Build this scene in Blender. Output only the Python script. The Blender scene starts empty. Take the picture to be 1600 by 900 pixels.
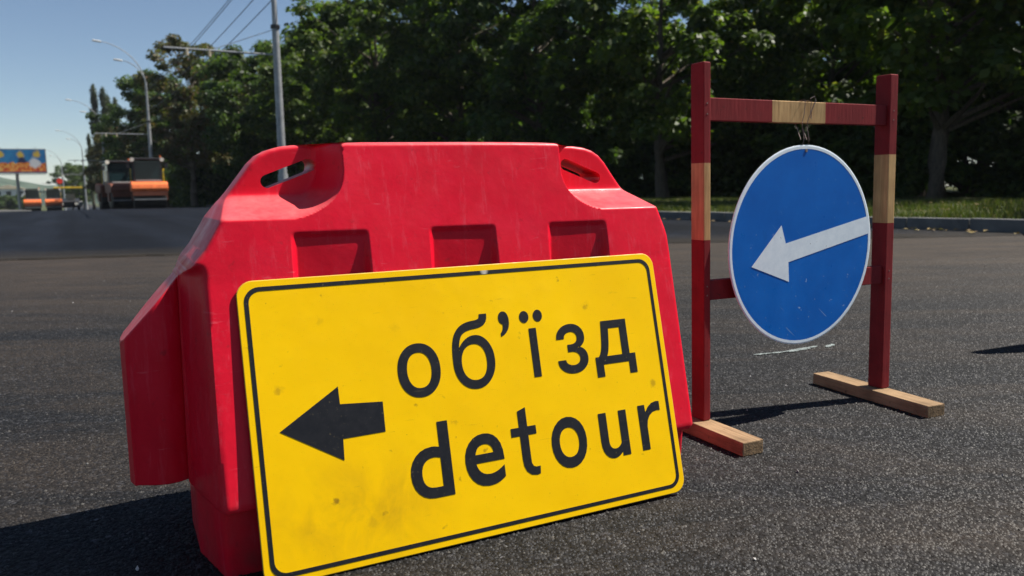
import bpy, bmesh, math, random
import numpy as np
from mathutils import Vector, Matrix, Euler

random.seed(7)
RNG = np.random.default_rng(11)
S = bpy.context.scene
C = S.collection
rad = math.radians

# ---------------------------------------------------------------- camera
cam_d = bpy.data.cameras.new("camera")
cam_d.sensor_width = 36.0
cam_d.lens = 36.0 * 1244.0 / 1600.0
cam_d.clip_start = 0.05
cam_d.clip_end = 6000
cam_d.dof.use_dof = True
cam_d.dof.focus_distance = 1.95
cam_d.dof.aperture_fstop = 4.8
cam = bpy.data.objects.new("camera", cam_d)
C.objects.link(cam)
PITCH, ROLL = rad(7.1), rad(1.0)
fwd = Vector((0, math.cos(PITCH), -math.sin(PITCH)))
r0 = Vector((1, 0, 0))
u0 = r0.cross(fwd)
rt = r0 * math.cos(ROLL) - u0 * math.sin(ROLL)
up = u0 * math.cos(ROLL) + r0 * math.sin(ROLL)
cm = Matrix((rt, up, -fwd)).transposed().to_4x4()
cm.translation = (0, 0, 0.75)
cam.matrix_world = cm
S.camera = cam

# ---------------------------------------------------------------- sky, sun, exposure
SUN_AZ, SUN_EL = rad(75), rad(55)
sun_dir = Vector((math.cos(SUN_EL) * math.sin(SUN_AZ), math.cos(SUN_EL) * math.cos(SUN_AZ), math.sin(SUN_EL)))
W = bpy.data.worlds.new("World")
S.world = W
W.use_nodes = True
wn = W.node_tree
bg = wn.nodes["Background"]
sky = wn.nodes.new("ShaderNodeTexSky")
sky.sky_type = 'NISHITA'
sky.sun_disc = False
sky.sun_elevation = SUN_EL
sky.sun_rotation = SUN_AZ
sky.air_density = 0.85
sky.dust_density = 0.1
sky.ozone_density = 1.3
wn.links.new(sky.outputs[0], bg.inputs[0])
bg.inputs[1].default_value = 0.058
sl = bpy.data.lights.new("sun", 'SUN')
sl.energy = 5.0
sl.angle = rad(0.53)
sl.color = (1.0, 0.95, 0.87)
so = bpy.data.objects.new("sun", sl)
so.rotation_euler = (-sun_dir).to_track_quat('-Z', 'Y').to_euler()
so.location = (20, 5, 30)
C.objects.link(so)
S.view_settings.view_transform = 'Standard'
S.view_settings.look = 'None'
S.view_settings.gamma = 1.0
S.view_settings.exposure = 0.8

# ---------------------------------------------------------------- material helpers
def mat(name, col, rough=0.6, spec=0.5, metal=0.0):
    m = bpy.data.materials.new(name)
    m.use_nodes = True
    p = m.node_tree.nodes["Principled BSDF"]
    p.inputs["Base Color"].default_value = (*col, 1)
    p.inputs["Roughness"].default_value = rough
    p.inputs["Specular IOR Level"].default_value = spec
    p.inputs["Metallic"].default_value = metal
    return m

class NT:
    """small wrapper for building node trees"""
    def __init__(s, m):
        s.t = m.node_tree
        s.p = s.t.nodes["Principled BSDF"]
        s.out = s.t.nodes["Material Output"]
        tc = s.t.nodes.new("ShaderNodeTexCoord")
        s.obj = tc.outputs["Object"]
        g = s.t.nodes.new("ShaderNodeNewGeometry")
        s.pos = g.outputs["Position"]
        s.island = g.outputs["Random Per Island"]
    def L(s, a, b): s.t.links.new(a, b)
    def mapping(s, vec, scale=(1, 1, 1), rot=(0, 0, 0), loc=(0, 0, 0)):
        n = s.t.nodes.new("ShaderNodeMapping")
        n.inputs["Scale"].default_value = scale
        n.inputs["Rotation"].default_value = rot
        n.inputs["Location"].default_value = loc
        s.L(vec, n.inputs[0])
        return n.outputs[0]
    def noise(s, vec, scale, detail=4, rough=0.55, dist=0.0):
        n = s.t.nodes.new("ShaderNodeTexNoise")
        n.inputs["Scale"].default_value = scale
        n.inputs["Detail"].default_value = detail
        n.inputs["Roughness"].default_value = rough
        n.inputs["Distortion"].default_value = dist
        s.L(vec, n.inputs["Vector"])
        return n.outputs["Fac"]
    def voronoi(s, vec, scale, feature='F1', rnd=1.0):
        n = s.t.nodes.new("ShaderNodeTexVoronoi")
        n.feature = feature
        n.inputs["Scale"].default_value = scale
        n.inputs["Randomness"].default_value = rnd
        s.L(vec, n.inputs["Vector"])
        return n
    def ramp(s, fac, stops, interp='LINEAR'):
        n = s.t.nodes.new("ShaderNodeValToRGB")
        n.color_ramp.interpolation = interp
        e = n.color_ramp.elements
        while len(e) > 1: e.remove(e[-1])
        for i, (pos, col) in enumerate(stops):
            if i == 0:
                el = e[0]; el.position = pos
            else:
                el = e.new(pos)
            if isinstance(col, (int, float)): col = (col, col, col)
            el.color = (*col, 1)
        s.L(fac, n.inputs[0])
        return n.outputs[0]
    def mix(s, fac, a, b, blend='MIX'):
        n = s.t.nodes.new("ShaderNodeMix")
        n.data_type = 'RGBA'
        n.blend_type = blend
        for sock, v in ((n.inputs[0], fac), (n.inputs[6], a), (n.inputs[7], b)):
            if isinstance(v, (int, float)):
                sock.default_value = v if sock.type == 'VALUE' else (v, v, v, 1)
            elif isinstance(v, tuple):
                sock.default_value = (*v, 1) if len(v) == 3 else v
            else:
                s.L(v, sock)
        return n.outputs[2]
    def math(s, op, a, b=0.5):
        n = s.t.nodes.new("ShaderNodeMath")
        n.operation = op
        for sock, v in ((n.inputs[0], a), (n.inputs[1], b)):
            if isinstance(v, (int, float)): sock.default_value = v
            else: s.L(v, sock)
        return n.outputs[0]
    def sep(s, vec):
        n = s.t.nodes.new("ShaderNodeSeparateXYZ")
        s.L(vec, n.inputs[0])
        return n.outputs
    def bump(s, h, strength=0.3, dist=0.01, chain=None):
        n = s.t.nodes.new("ShaderNodeBump")
        n.inputs["Strength"].default_value = strength
        n.inputs["Distance"].default_value = dist
        s.L(h, n.inputs["Height"])
        if chain is not None: s.L(chain, n.inputs["Normal"])
        return n.outputs[0]
    def color(s, o): s.L(o, s.p.inputs["Base Color"])
    def rough(s, o): s.L(o, s.p.inputs["Roughness"])
    def normal(s, o): s.L(o, s.p.inputs["Normal"])

def worn(name, col, dark=0.75, light=1.15, scale=6, rough=0.55, spec=0.4, bump=0.1, metal=0.0):
    """paint or metal with uneven tone"""
    m = mat(name, col, rough, spec, metal)
    n = NT(m)
    f = n.noise(n.obj, scale, 6, 0.65)
    c = n.ramp(f, [(0.3, tuple(v * dark for v in col)), (0.7, tuple(min(1, v * light) for v in col))])
    n.color(c)
    n.rough(n.ramp(n.noise(n.obj, scale * 3, 3), [(0.3, rough - 0.12), (0.7, min(1, rough + 0.12))]))
    if bump: n.normal(n.bump(n.noise(n.obj, scale * 12, 3), bump, 0.002))
    return m

M = {}
# --- asphalt
AL = rad(26)
def asphalt(name, stone_lo, stone_hi, dust, dust_amt, tint, belt_amt=0.0):
    m = mat(name, (0.03, 0.03, 0.03), 0.8, 0.25)
    n = NT(m)
    v1 = n.voronoi(n.pos, 95)
    rnd = n.sep(v1.outputs["Color"])[0]
    stones = n.ramp(rnd, [(0.0, stone_lo), (0.35, tuple(a * 0.8 + b * 0.2 for a, b in zip(stone_lo, stone_hi))), (0.65, tuple((a + b) / 2 for a, b in zip(stone_lo, stone_hi))), (0.85, tuple(x * 1.7 for x in stone_hi)), (0.985, tuple(x * 2.9 for x in stone_hi)), (1.0, tuple(x * 7 for x in stone_hi))])
    pits = n.ramp(n.voronoi(n.pos, 48).outputs["Distance"], [(0.15, 1.25), (0.8, 0.3)])
    c = n.mix(1.0, stones, pits, 'MULTIPLY')
    # broad tone differences: roller passes, worn and oily places
    st = n.mapping(n.pos, (0.35, 1.6, 1), (0, 0, -AL * 0.4))
    broad = n.ramp(n.noise(st, 0.9, 5, 0.6, 0.6), [(0.3, 0.78), (0.7, 1.22)])
    c = n.mix(1.0, c, broad, 'MULTIPLY')
    c = n.mix(1.0, c, n.ramp(n.noise(n.pos, 6.0, 8, 0.72), [(0.3, 0.6), (0.7, 1.4)]), 'MULTIPLY')
    d = n.ramp(n.noise(st, 1.3, 7, 0.68, 0.8), [(0.42, 0.0), (0.66, dust_amt)])
    d = n.math('MULTIPLY', d, n.ramp(n.noise(n.pos, 60, 3), [(0.3, 0.35), (0.65, 1.0)]))
    c = n.mix(d, c, dust)
    # dusty belt of the old surface in front of the new layer
    xw, yw, zw = n.sep(n.pos)
    belt = n.math('SUBTRACT', yw, n.math('MULTIPLY', xw, 0.1))
    belt = n.math('ADD', belt, n.math('MULTIPLY', n.math('SUBTRACT', n.noise(st, 0.8, 5, 0.6), 0.5), 4.0))
    belt = n.math('MULTIPLY', n.ramp(n.math('MULTIPLY', belt, 0.1), [(0.42, 0.0), (0.78, belt_amt)]), n.ramp(n.noise(st, 3.0, 9, 0.78, 0.8), [(0.34, 0.1), (0.66, 1.0)]))
    c = n.mix(belt, c, dust)
    c = n.mix(1.0, c, tint, 'MULTIPLY')
    n.color(c)
    n.rough(n.ramp(n.noise(n.pos, 90, 2), [(0.3, 0.62), (0.7, 0.9)]))
    h = n.math('ADD', n.math('MULTIPLY', v1.outputs["Distance"], -0.7), n.noise(n.pos, 70, 4, 0.7))
    b1 = n.bump(h, 1.0, 0.008)
    n.normal(n.bump(n.noise(n.pos, 2.5, 3), 0.25, 0.03, b1))
    return m
M['asphalt'] = asphalt('asphalt_worn', (0.0015, 0.0015, 0.002), (0.021, 0.021, 0.022), (0.105, 0.074, 0.047), 0.36, (0.62, 0.62, 0.65), 0.72)
M['fresh'] = asphalt('asphalt_fresh', (0.0022, 0.0032, 0.0050), (0.0078, 0.0100, 0.0150), (0.012, 0.012, 0.013), 0.35, (1, 1.03, 1.12))
n = NT(M['fresh'])
n.p.inputs["Specular IOR Level"].default_value = 0.10
base = [l for l in n.t.links if l.to_socket == n.p.inputs["Base Color"]][0].from_socket
lane = n.mapping(n.pos, (1, 1, 1), (0, 0, -rad(28.5)))
passes = n.ramp(n.noise(n.mapping(lane, (1.1, 0.02, 1)), 1.0, 3, 0.5), [(0.35, 0.6), (0.65, 1.4)])
c = n.mix(1.0, base, passes, 'MULTIPLY')
c = n.mix(1.0, c, n.ramp(n.noise(n.mapping(lane, (0.9, 0.25, 1)), 1.0, 6, 0.65), [(0.3, 0.7), (0.7, 1.35)]), 'MULTIPLY')
xw, yw, zw = n.sep(n.pos)
ed = n.math('SUBTRACT', n.math('SUBTRACT', yw, n.math('MULTIPLY', xw, 0.1)), 10.1)
ed = n.math('ADD', ed, n.math('MULTIPLY', n.math('SUBTRACT', n.noise(n.mapping(n.pos, (0.5, 1.5, 1)), 1.0, 6, 0.7), 0.5), 2.6))
spill = n.math('MULTIPLY', n.ramp(n.math('MULTIPLY', ed, 0.3), [(0.0, 0.85), (0.5, 0.0)]), 0.8)
c = n.mix(spill, c, (0.034, 0.028, 0.021))
n.color(c)

# --- red plastic
m = M['red_plastic'] = mat('red_plastic', (0.62, 0.005, 0.022), 0.42, 0.22)
n = NT(m)
f = n.noise(n.obj, 5, 7, 0.7, 0.3)
c = n.ramp(f, [(0.25, (0.58, 0.0025, 0.018)), (0.5, (0.69, 0.004, 0.023)), (0.78, (0.75, 0.012, 0.040))])
scr = n.mapping(n.obj, (9, 9, 1.2), (0, 0.3, 0))
c = n.mix(n.ramp(n.noise(scr, 5, 6, 0.75), [(0.54, 0.0), (0.8, 0.4)]), c, (0.74, 0.13, 0.17))
scr2 = n.mapping(n.obj, (2, 2, 14), (0, 0.55, 0))
c = n.mix(n.ramp(n.noise(scr2, 9, 4, 0.6), [(0.66, 0.0), (0.74, 0.28)]), c, (0.74, 0.16, 0.2))
c = n.mix(n.ramp(n.noise(n.obj, 38, 4, 0.6), [(0.64, 0.0), (0.76, 0.45)]), c, (0.25, 0.015, 0.02))
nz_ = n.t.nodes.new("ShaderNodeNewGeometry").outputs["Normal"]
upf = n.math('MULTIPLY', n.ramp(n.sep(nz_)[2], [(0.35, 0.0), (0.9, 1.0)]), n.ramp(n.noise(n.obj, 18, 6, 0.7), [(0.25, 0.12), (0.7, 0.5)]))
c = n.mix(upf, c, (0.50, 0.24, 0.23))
zz = n.sep(n.obj)[2]
dirt = n.math('MULTIPLY', n.ramp(zz, [(0.0, 1.0), (0.2, 0.0)]), n.ramp(n.noise(n.obj, 12, 5), [(0.35, 0.0), (0.7, 0.6)]))
c = n.mix(dirt, c, (0.14, 0.05, 0.04))
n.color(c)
n.rough(n.ramp(n.noise(n.obj, 14, 5, 0.7), [(0.3, 0.32), (0.7, 0.52)]))
n.normal(n.bump(n.noise(n.obj, 9, 4), 0.18, 0.012, n.bump(n.noise(n.obj, 260, 2), 0.10, 0.001)))

# --- detour sign
m = M['yellow'] = mat('yellow_sign_face', (0.83, 0.47, 0.0), 0.45, 0.12)
n = NT(m)
c = n.ramp(n.noise(n.obj, 3.2, 5, 0.6), [(0.3, (0.87, 0.50, 0.0)), (0.7, (0.93, 0.565, 0.0))])
x_, y_, z_ = n.sep(n.obj)
# grime near the lower left and a few scuffs
gx = n.math('MULTIPLY', n.ramp(x_, [(0.0, 0.2), (0.16, 1.0), (0.27, 0.9), (0.42, 0.0)]), n.ramp(y_, [(0.03, 0.35), (0.10, 1.0), (0.2, 0.3), (0.27, 0.0)]))
g = n.math('MULTIPLY', gx, n.ramp(n.noise(n.mapping(n.obj, (1.4, 0.9, 1)), 9, 6, 0.62, 0.5), [(0.40, 0.0), (0.75, 0.75)]))
c = n.mix(g, c, (0.30, 0.15, 0.01))
for sx, sy, sr, stg in ((0.062, 0.372, 0.011, 0.45), (0.152, 0.135, 0.008, 0.8), (0.948, 0.268, 0.012, 0.5), (0.785, 0.475, 0.009, 0.55), (0.50, 0.118, 0.010, 0.5), (0.42, 0.255, 0.008, 0.5), (0.31, 0.47, 0.012, 0.12), (0.155, 0.50, 0.008, 0.2), (0.22, 0.08, 0.012, 0.2)):
    dx = n.math('SUBTRACT', x_, sx); dy = n.math('SUBTRACT', y_, sy)
    d_ = n.math('ADD', n.math('SQRT', n.math('ADD', n.math('MULTIPLY', dx, dx), n.math('MULTIPLY', dy, dy))), n.math('MULTIPLY', n.math('SUBTRACT', n.noise(n.obj, 70, 4), 0.5), 0.03))
    c = n.mix(n.ramp(d_, [(sr * 0.25, stg), (sr, 0.0)]), c, (0.20, 0.10, 0.012))
c = n.mix(n.ramp(n.noise(n.obj, 34, 3, 0.5), [(0.70, 0.0), (0.76, 0.6)]), c, (0.22, 0.12, 0.01))
c = n.mix(n.ramp(n.noise(n.mapping(n.obj, (3, 30, 1), (0, 0, 0.9)), 4, 3, 0.6), [(0.69, 0.0), (0.76, 0.3)]), c, (0.35, 0.2, 0.01))
c = n.mix(n.ramp(n.noise(n.obj, 120, 2, 0.5), [(0.74, 0.0), (0.78, 0.55)]), c, (0.2, 0.11, 0.01))
n.color(c)
n.rough(n.ramp(n.noise(n.obj, 20, 4), [(0.3, 0.3), (0.7, 0.5)]))
n.normal(n.bump(n.noise(n.obj, 5, 3), 0.12, 0.02))
m = M['black_vinyl'] = mat('black_lettering', (0.017, 0.018, 0.022), 0.5, 0.25)
n = NT(m)
c = n.ramp(n.noise(n.obj, 40, 5, 0.7), [(0.3, (0.006, 0.007, 0.010)), (0.7, (0.015, 0.015, 0.018))])
c = n.mix(n.ramp(n.noise(n.obj, 160, 2), [(0.68, 0.0), (0.74, 0.6)]), c, (0.14, 0.11, 0.05))
c = n.mix(n.ramp(n.noise(n.mapping(n.obj, (6, 60, 1), (0, 0, 0.6)), 3, 4, 0.6), [(0.66, 0.0), (0.74, 0.4)]), c, (0.12, 0.10, 0.06))
bx_, by_, bz_ = n.sep(n.obj)
nd = n.math('ADD', n.math('ABSOLUTE', n.math('SUBTRACT', bx_, 0.535)), n.math('MULTIPLY', n.math('ABSOLUTE', n.math('SUBTRACT', by_, 0.576)), 0.5))
c = n.mix(n.ramp(nd, [(0.006, 1.0), (0.010, 0.0)]), c, (0.45, 0.42, 0.36))
n.color(c)
M['plate_edge'] = worn('yellow_plate_edge', (0.70, 0.42, 0.03), scale=20)
M['plate_back'] = worn('grey_plate_back', (0.30, 0.30, 0.30), scale=9, rough=0.5)

# --- blue round sign
m = M['blue'] = mat('blue_sign_face', (0.003, 0.09, 0.40), 0.38, 0.25)
n = NT(m)
c = n.ramp(n.noise(n.obj, 5, 6, 0.65), [(0.3, (0.002, 0.10, 0.42)), (0.7, (0.004, 0.14, 0.53))])
low = n.ramp(n.sep(n.obj)[2], [(-0.001, 1.0), (0.0, 1.0)])
zz = n.math('ADD', n.math('MULTIPLY', n.sep(n.obj)[2], 1.0), 0.32)
chipm = n.ramp(zz, [(0.05, 1.0), (0.34, 0.4), (0.5, 0.1)])
chip = n.math('MULTIPLY', n.ramp(n.noise(n.obj, 42, 4, 0.6), [(0.66, 0.0), (0.70, 1.0)]), chipm)
c = n.mix(chip, c, (0.35, 0.44, 0.55))
scr = n.mapping(n.obj, (1, 1, 1), (0, 0.9, 0))
sc2 = n.math('MULTIPLY', n.ramp(n.noise(n.mapping(scr, (60, 1, 4)), 3, 3, 0.5), [(0.68, 0.0), (0.72, 0.6)]), chipm)
c = n.mix(sc2, c, (0.25, 0.36, 0.5))
c = n.mix(n.ramp(n.noise(n.obj, 16, 5, 0.7), [(0.6, 0.0), (0.8, 0.3)]), c, (0.003, 0.045, 0.18))
n.color(c)
n.rough(n.ramp(n.noise(n.obj, 18, 4), [(0.3, 0.26), (0.7, 0.48)]))
n.normal(n.bump(n.noise(n.obj, 4, 2), 0.1, 0.02))
m = M['white_film'] = mat('white_sign_film', (0.56, 0.64, 0.70), 0.4, 0.4)
n = NT(m)
c = n.ramp(n.noise(n.obj, 26, 5, 0.7), [(0.3, (0.66, 0.74, 0.80)), (0.65, (0.78, 0.85, 0.89))])
c = n.mix(n.ramp(n.noise(n.obj, 55, 3, 0.6), [(0.70, 0.0), (0.75, 0.75)]), c, (0.07, 0.09, 0.12))
n.color(c)

# --- wood and paint
def wood(name, col, dark, paint=None):
    m = mat(name, col, 0.75, 0.25)
    n = NT(m)
    v = n.mapping(n.obj, (14, 14, 1.1))
    c = n.ramp(n.noise(v, 6, 6, 0.65, 0.5), [(0.25, dark), (0.7, col)])
    c = n.mix(1.0, c, n.ramp(n.noise(n.obj, 7, 3), [(0.3, 0.75), (0.7, 1.2)]), 'MULTIPLY')
    if paint:
        pc = n.ramp(n.noise(n.obj, 12, 5, 0.6), [(0.3, tuple(x * 0.7 for x in paint)), (0.7, paint)])
        c = n.mix(n.ramp(n.noise(v, 9, 6, 0.7), [(0.52, 1.0), (0.78, 0.45)]), c, pc)
    c = n.mix(n.ramp(n.noise(n.obj, 60, 2), [(0.72, 0.0), (0.78, 0.7)]), c, (0.03, 0.015, 0.01))
    n.color(c)
    n.normal(n.bump(n.noise(v, 10, 5), 0.35, 0.003))
    return m
M['red_paint'] = wood('red_painted_wood', (0.30, 0.035, 0.03), (0.10, 0.012, 0.012), (0.235, 0.017, 0.020))
M['cream_paint'] = wood('bare_band_wood', (0.56, 0.36, 0.16), (0.36, 0.20, 0.08))
m = M['raw_wood'] = mat('raw_timber', (0.4, 0.25, 0.14), 0.8, 0.2)
n = NT(m)
v = n.mapping(n.obj, (20, 1.3, 20))
c = n.ramp(n.noise(v, 5, 7, 0.7, 0.4), [(0.25, (0.16, 0.098, 0.052)), (0.7, (0.37, 0.245, 0.135))])
c = n.mix(1.0, c, n.ramp(n.noise(n.obj, 9, 4, 0.6), [(0.3, 0.65), (0.7, 1.2)]), 'MULTIPLY')
c = n.mix(n.ramp(n.noise(n.obj, 30, 3, 0.6), [(0.66, 0.0), (0.74, 0.75)]), c, (0.05, 0.03, 0.02))
n.color(c)
n.normal(n.bump(n.noise(v, 8, 5), 0.45, 0.004))
M['wire'] = worn('rusty_wire', (0.24, 0.19, 0.16), scale=80, rough=0.55, metal=0.4)

# --- kerb, verge, grass, earth
m = M['concrete'] = mat('kerb_concrete', (0.3, 0.29, 0.27), 0.9, 0.2)
n = NT(m)
c = n.ramp(n.noise(n.pos, 3, 6, 0.65), [(0.3, (0.075, 0.077, 0.078)), (0.7, (0.16, 0.16, 0.155))])
c = n.mix(n.ramp(n.noise(n.pos, 18, 4), [(0.55, 0.0), (0.75, 0.6)]), c, (0.12, 0.115, 0.11))
n.color(c); n.normal(n.bump(n.noise(n.pos, 50, 4), 0.4, 0.006))
m = M['earth'] = mat('verge_earth', (0.08, 0.07, 0.04), 0.95, 0.1)
n = NT(m)
c = n.ramp(n.noise(n.pos, 0.8, 7, 0.65), [(0.3, (0.04, 0.05, 0.018)), (0.55, (0.075, 0.085, 0.03)), (0.75, (0.13, 0.11, 0.07))])
c = n.mix(n.ramp(n.noise(n.pos, 14, 5), [(0.4, 0.0), (0.7, 0.6)]), c, (0.05, 0.045, 0.025))
n.color(c); n.normal(n.bump(n.noise(n.pos, 20, 5), 0.6, 0.03))
def leafmat(name, stops, trans=0.35, rough=0.5):
    m = mat(name, (0.05, 0.08, 0.02), rough, 0.35)
    n = NT(m)
    c = n.ramp(n.island, stops)
    c = n.mix(1.0, c, n.ramp(n.noise(n.obj, 0.45, 3), [(0.3, 0.7), (0.7, 1.3)]), 'MULTIPLY')
    n.color(c)
    tr = n.t.nodes.new("ShaderNodeBsdfTranslucent")
    tc = n.mix(1.0, c, (1.3, 1.5, 0.45), 'MULTIPLY')
    n.L(tc, tr.inputs[0])
    ms = n.t.nodes.new("ShaderNodeMixShader")
    ms.inputs[0].default_value = trans
    n.L(n.p.outputs[0], ms.inputs[1]); n.L(tr.outputs[0], ms.inputs[2])
    n.L(ms.outputs[0], n.out.inputs[0])
    return m
M['leaf'] = leafmat('maple_leaves', [(0.0, (0.040, 0.068, 0.015)), (0.5, (0.072, 0.112, 0.022)), (0.9, (0.105, 0.15, 0.03)), (1.0, (0.17, 0.175, 0.04))], 0.5)
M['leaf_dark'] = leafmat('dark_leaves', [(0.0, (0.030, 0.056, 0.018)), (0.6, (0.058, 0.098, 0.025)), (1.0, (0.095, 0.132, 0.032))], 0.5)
M['leaf_brown'] = leafmat('browned_chestnut_leaves', [(0.0, (0.05, 0.07, 0.018)), (0.35, (0.08, 0.085, 0.024)), (0.7, (0.125, 0.075, 0.034)), (1.0, (0.08, 0.11, 0.026))], 0.4)
M['leaf_poplar'] = leafmat('poplar_leaves', [(0.0, (0.03, 0.045, 0.022)), (1.0, (0.07, 0.085, 0.045))])
M['grass'] = leafmat('grass_blades', [(0.0, (0.035, 0.055, 0.010)), (0.6, (0.075, 0.10, 0.020)), (1.0, (0.15, 0.13, 0.05))], 0.3, 0.6)
m = M['bark'] = mat('bark', (0.09, 0.07, 0.055), 0.95, 0.15)
n = NT(m)
c = n.ramp(n.noise(n.mapping(n.obj, (5, 5, 0.9)), 4, 6, 0.7), [(0.3, (0.045, 0.036, 0.028)), (0.7, (0.14, 0.115, 0.09))])
n.color(c); n.normal(n.bump(n.noise(n.mapping(n.obj, (5, 5, 0.9)), 6, 5), 0.7, 0.04))
# --- metal and vehicles
M['steel_grey'] = worn('galvanised_pole', (0.30, 0.31, 0.32), scale=4, rough=0.5, metal=0.35)
M['dark_metal'] = worn('dark_metal', (0.035, 0.035, 0.038), scale=5, rough=0.5, metal=0.3)
M['drum_steel'] = worn('tar_stained_drum', (0.045, 0.042, 0.04), scale=5, rough=0.45, metal=0.6)
M['orange'] = worn('orange_machine_paint', (0.78, 0.17, 0.045), scale=3, rough=0.45)
M['rust_orange'] = worn('dull_orange_paint', (0.15, 0.042, 0.02), scale=3, rough=0.6)  # darker, duller orange on the second roller and all drum yokes
M['yellow_paint'] = worn('yellow_machine_paint', (0.72, 0.48, 0.03), scale=3, rough=0.5)
M['white_paint'] = worn('white_vehicle_paint', (0.72, 0.72, 0.70), scale=2, rough=0.35, light=1.05)
M['cream'] = worn('cream_panel', (0.55, 0.47, 0.34), scale=3)
M['grey_panel'] = worn('grey_panel', (0.22, 0.22, 0.22), scale=3)
M['rubber'] = worn('tyre_rubber', (0.018, 0.018, 0.018), scale=10, rough=0.85)
M['glass'] = mat('cab_glass', (0.010, 0.026, 0.030), 0.08, 0.3)
M['lamp'] = mat('lamp_lens', (0.75, 0.70, 0.6), 0.15, 0.6)
M['red_round'] = worn('red_enamel', (0.5, 0.02, 0.02), scale=6)
M['hill'] = mat('far_woods', (0.05, 0.075, 0.06), 0.95, 0.05)
n = NT(M['hill'])
n.color(n.ramp(n.noise(n.pos, 0.06, 6, 0.7), [(0.3, (0.03, 0.05, 0.035)), (0.7, (0.085, 0.11, 0.075))]))
m = M['pebble'] = mat('pebble_stone', (0.35, 0.34, 0.32), 0.8, 0.3)
n = NT(m); n.color(n.ramp(n.island, [(0.0, (0.10, 0.10, 0.10)), (0.7, (0.24, 0.23, 0.22)), (1.0, (0.5, 0.48, 0.46))]))
m = M['stone_chip'] = mat('tarred_stone_chip', (0.02, 0.02, 0.02), 0.6, 0.35)
n = NT(m)
c = n.ramp(n.island, [(0.0, (0.003, 0.003, 0.004)), (0.4, (0.004, 0.0043, 0.0053)), (0.75, (0.0115, 0.012, 0.0145)), (0.93, (0.027, 0.0265, 0.026)), (1.0, (0.085, 0.082, 0.077))])
c = n.mix(n.ramp(n.noise(n.mapping(n.pos, (0.35, 1.6, 1), (0, 0, -AL * 0.4)), 1.3, 7, 0.68, 0.8), [(0.42, 0.0), (0.62, 0.6)]), c, (0.046, 0.034, 0.023))
n.color(c)
M['litter'] = leafmat('dry_leaves', [(0.0, (0.10, 0.06, 0.025)), (0.6, (0.20, 0.13, 0.05)), (1.0, (0.28, 0.22, 0.08))], 0.15, 0.7)
m = M['chalk'] = mat('white_chalk', (0.5, 0.54, 0.52), 0.95, 0.1)
n = NT(m)
n.color(n.ramp(n.noise(n.pos, 120, 3), [(0.35, (0.10, 0.11, 0.11)), (0.6, (0.30, 0.34, 0.33))]))
M['cone_orange'] = worn('orange_cone_rubber', (0.75, 0.12, 0.03), scale=6)
# billboard print: plain generic picture of about the same colours (blue top, yellow rounds, orange band, white puffs)
m = M['poster'] = mat('poster_print', (0.1, 0.3, 0.6), 0.55, 0.3)
n = NT(m)
px, py, pz = n.sep(n.obj)
def blob(cx, cz, r, soft=0.25):
    dx = n.math('SUBTRACT', px, cx); dz = n.math('SUBTRACT', pz, cz)
    d = n.math('SQRT', n.math('ADD', n.math('MULTIPLY', dx, dx), n.math('MULTIPLY', dz, dz)))
    d = n.math('ADD', d, n.math('MULTIPLY', n.math('SUBTRACT', n.noise(n.obj, 2.2, 4), 0.5), 0.7))
    return n.ramp(d, [(max(0, r - soft), 1.0), (r, 0.0)])
c = n.ramp(n.noise(n.obj, 0.7, 3), [(0.3, (0.015, 0.13, 0.36)), (0.7, (0.03, 0.24, 0.48))])
for cx, cz in ((-2.1, 2.35), (0.2, 2.35), (2.1, 2.4)): c = n.mix(blob(cx, cz, 0.55), c, (0.62, 0.42, 0.06))
c = n.mix(blob(0.3, 1.45, 0.62), c, (0.012, 0.02, 0.08))
band = n.ramp(n.math('ADD', pz, n.math('SUBTRACT', n.math('MULTIPLY', n.math('SUBTRACT', n.noise(n.obj, 1.6, 4), 0.5), 1.3), 0.35)), [(0.98, 1.0), (1.0, 0.0)])
c = n.mix(band, c, n.ramp(n.noise(n.obj, 2.6, 4), [(0.35, (0.45, 0.04, 0.02)), (0.5, (0.70, 0.20, 0.03)), (0.68, (0.72, 0.45, 0.12))]))
c = n.mix(blob(1.75, 1.25, 0.75), c, (0.66, 0.66, 0.68))
c = n.mix(n.ramp(pz, [(0.12, 1.0), (0.16, 0.0)]), c, (0.06, 0.05, 0.12))
n.color(c)

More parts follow.
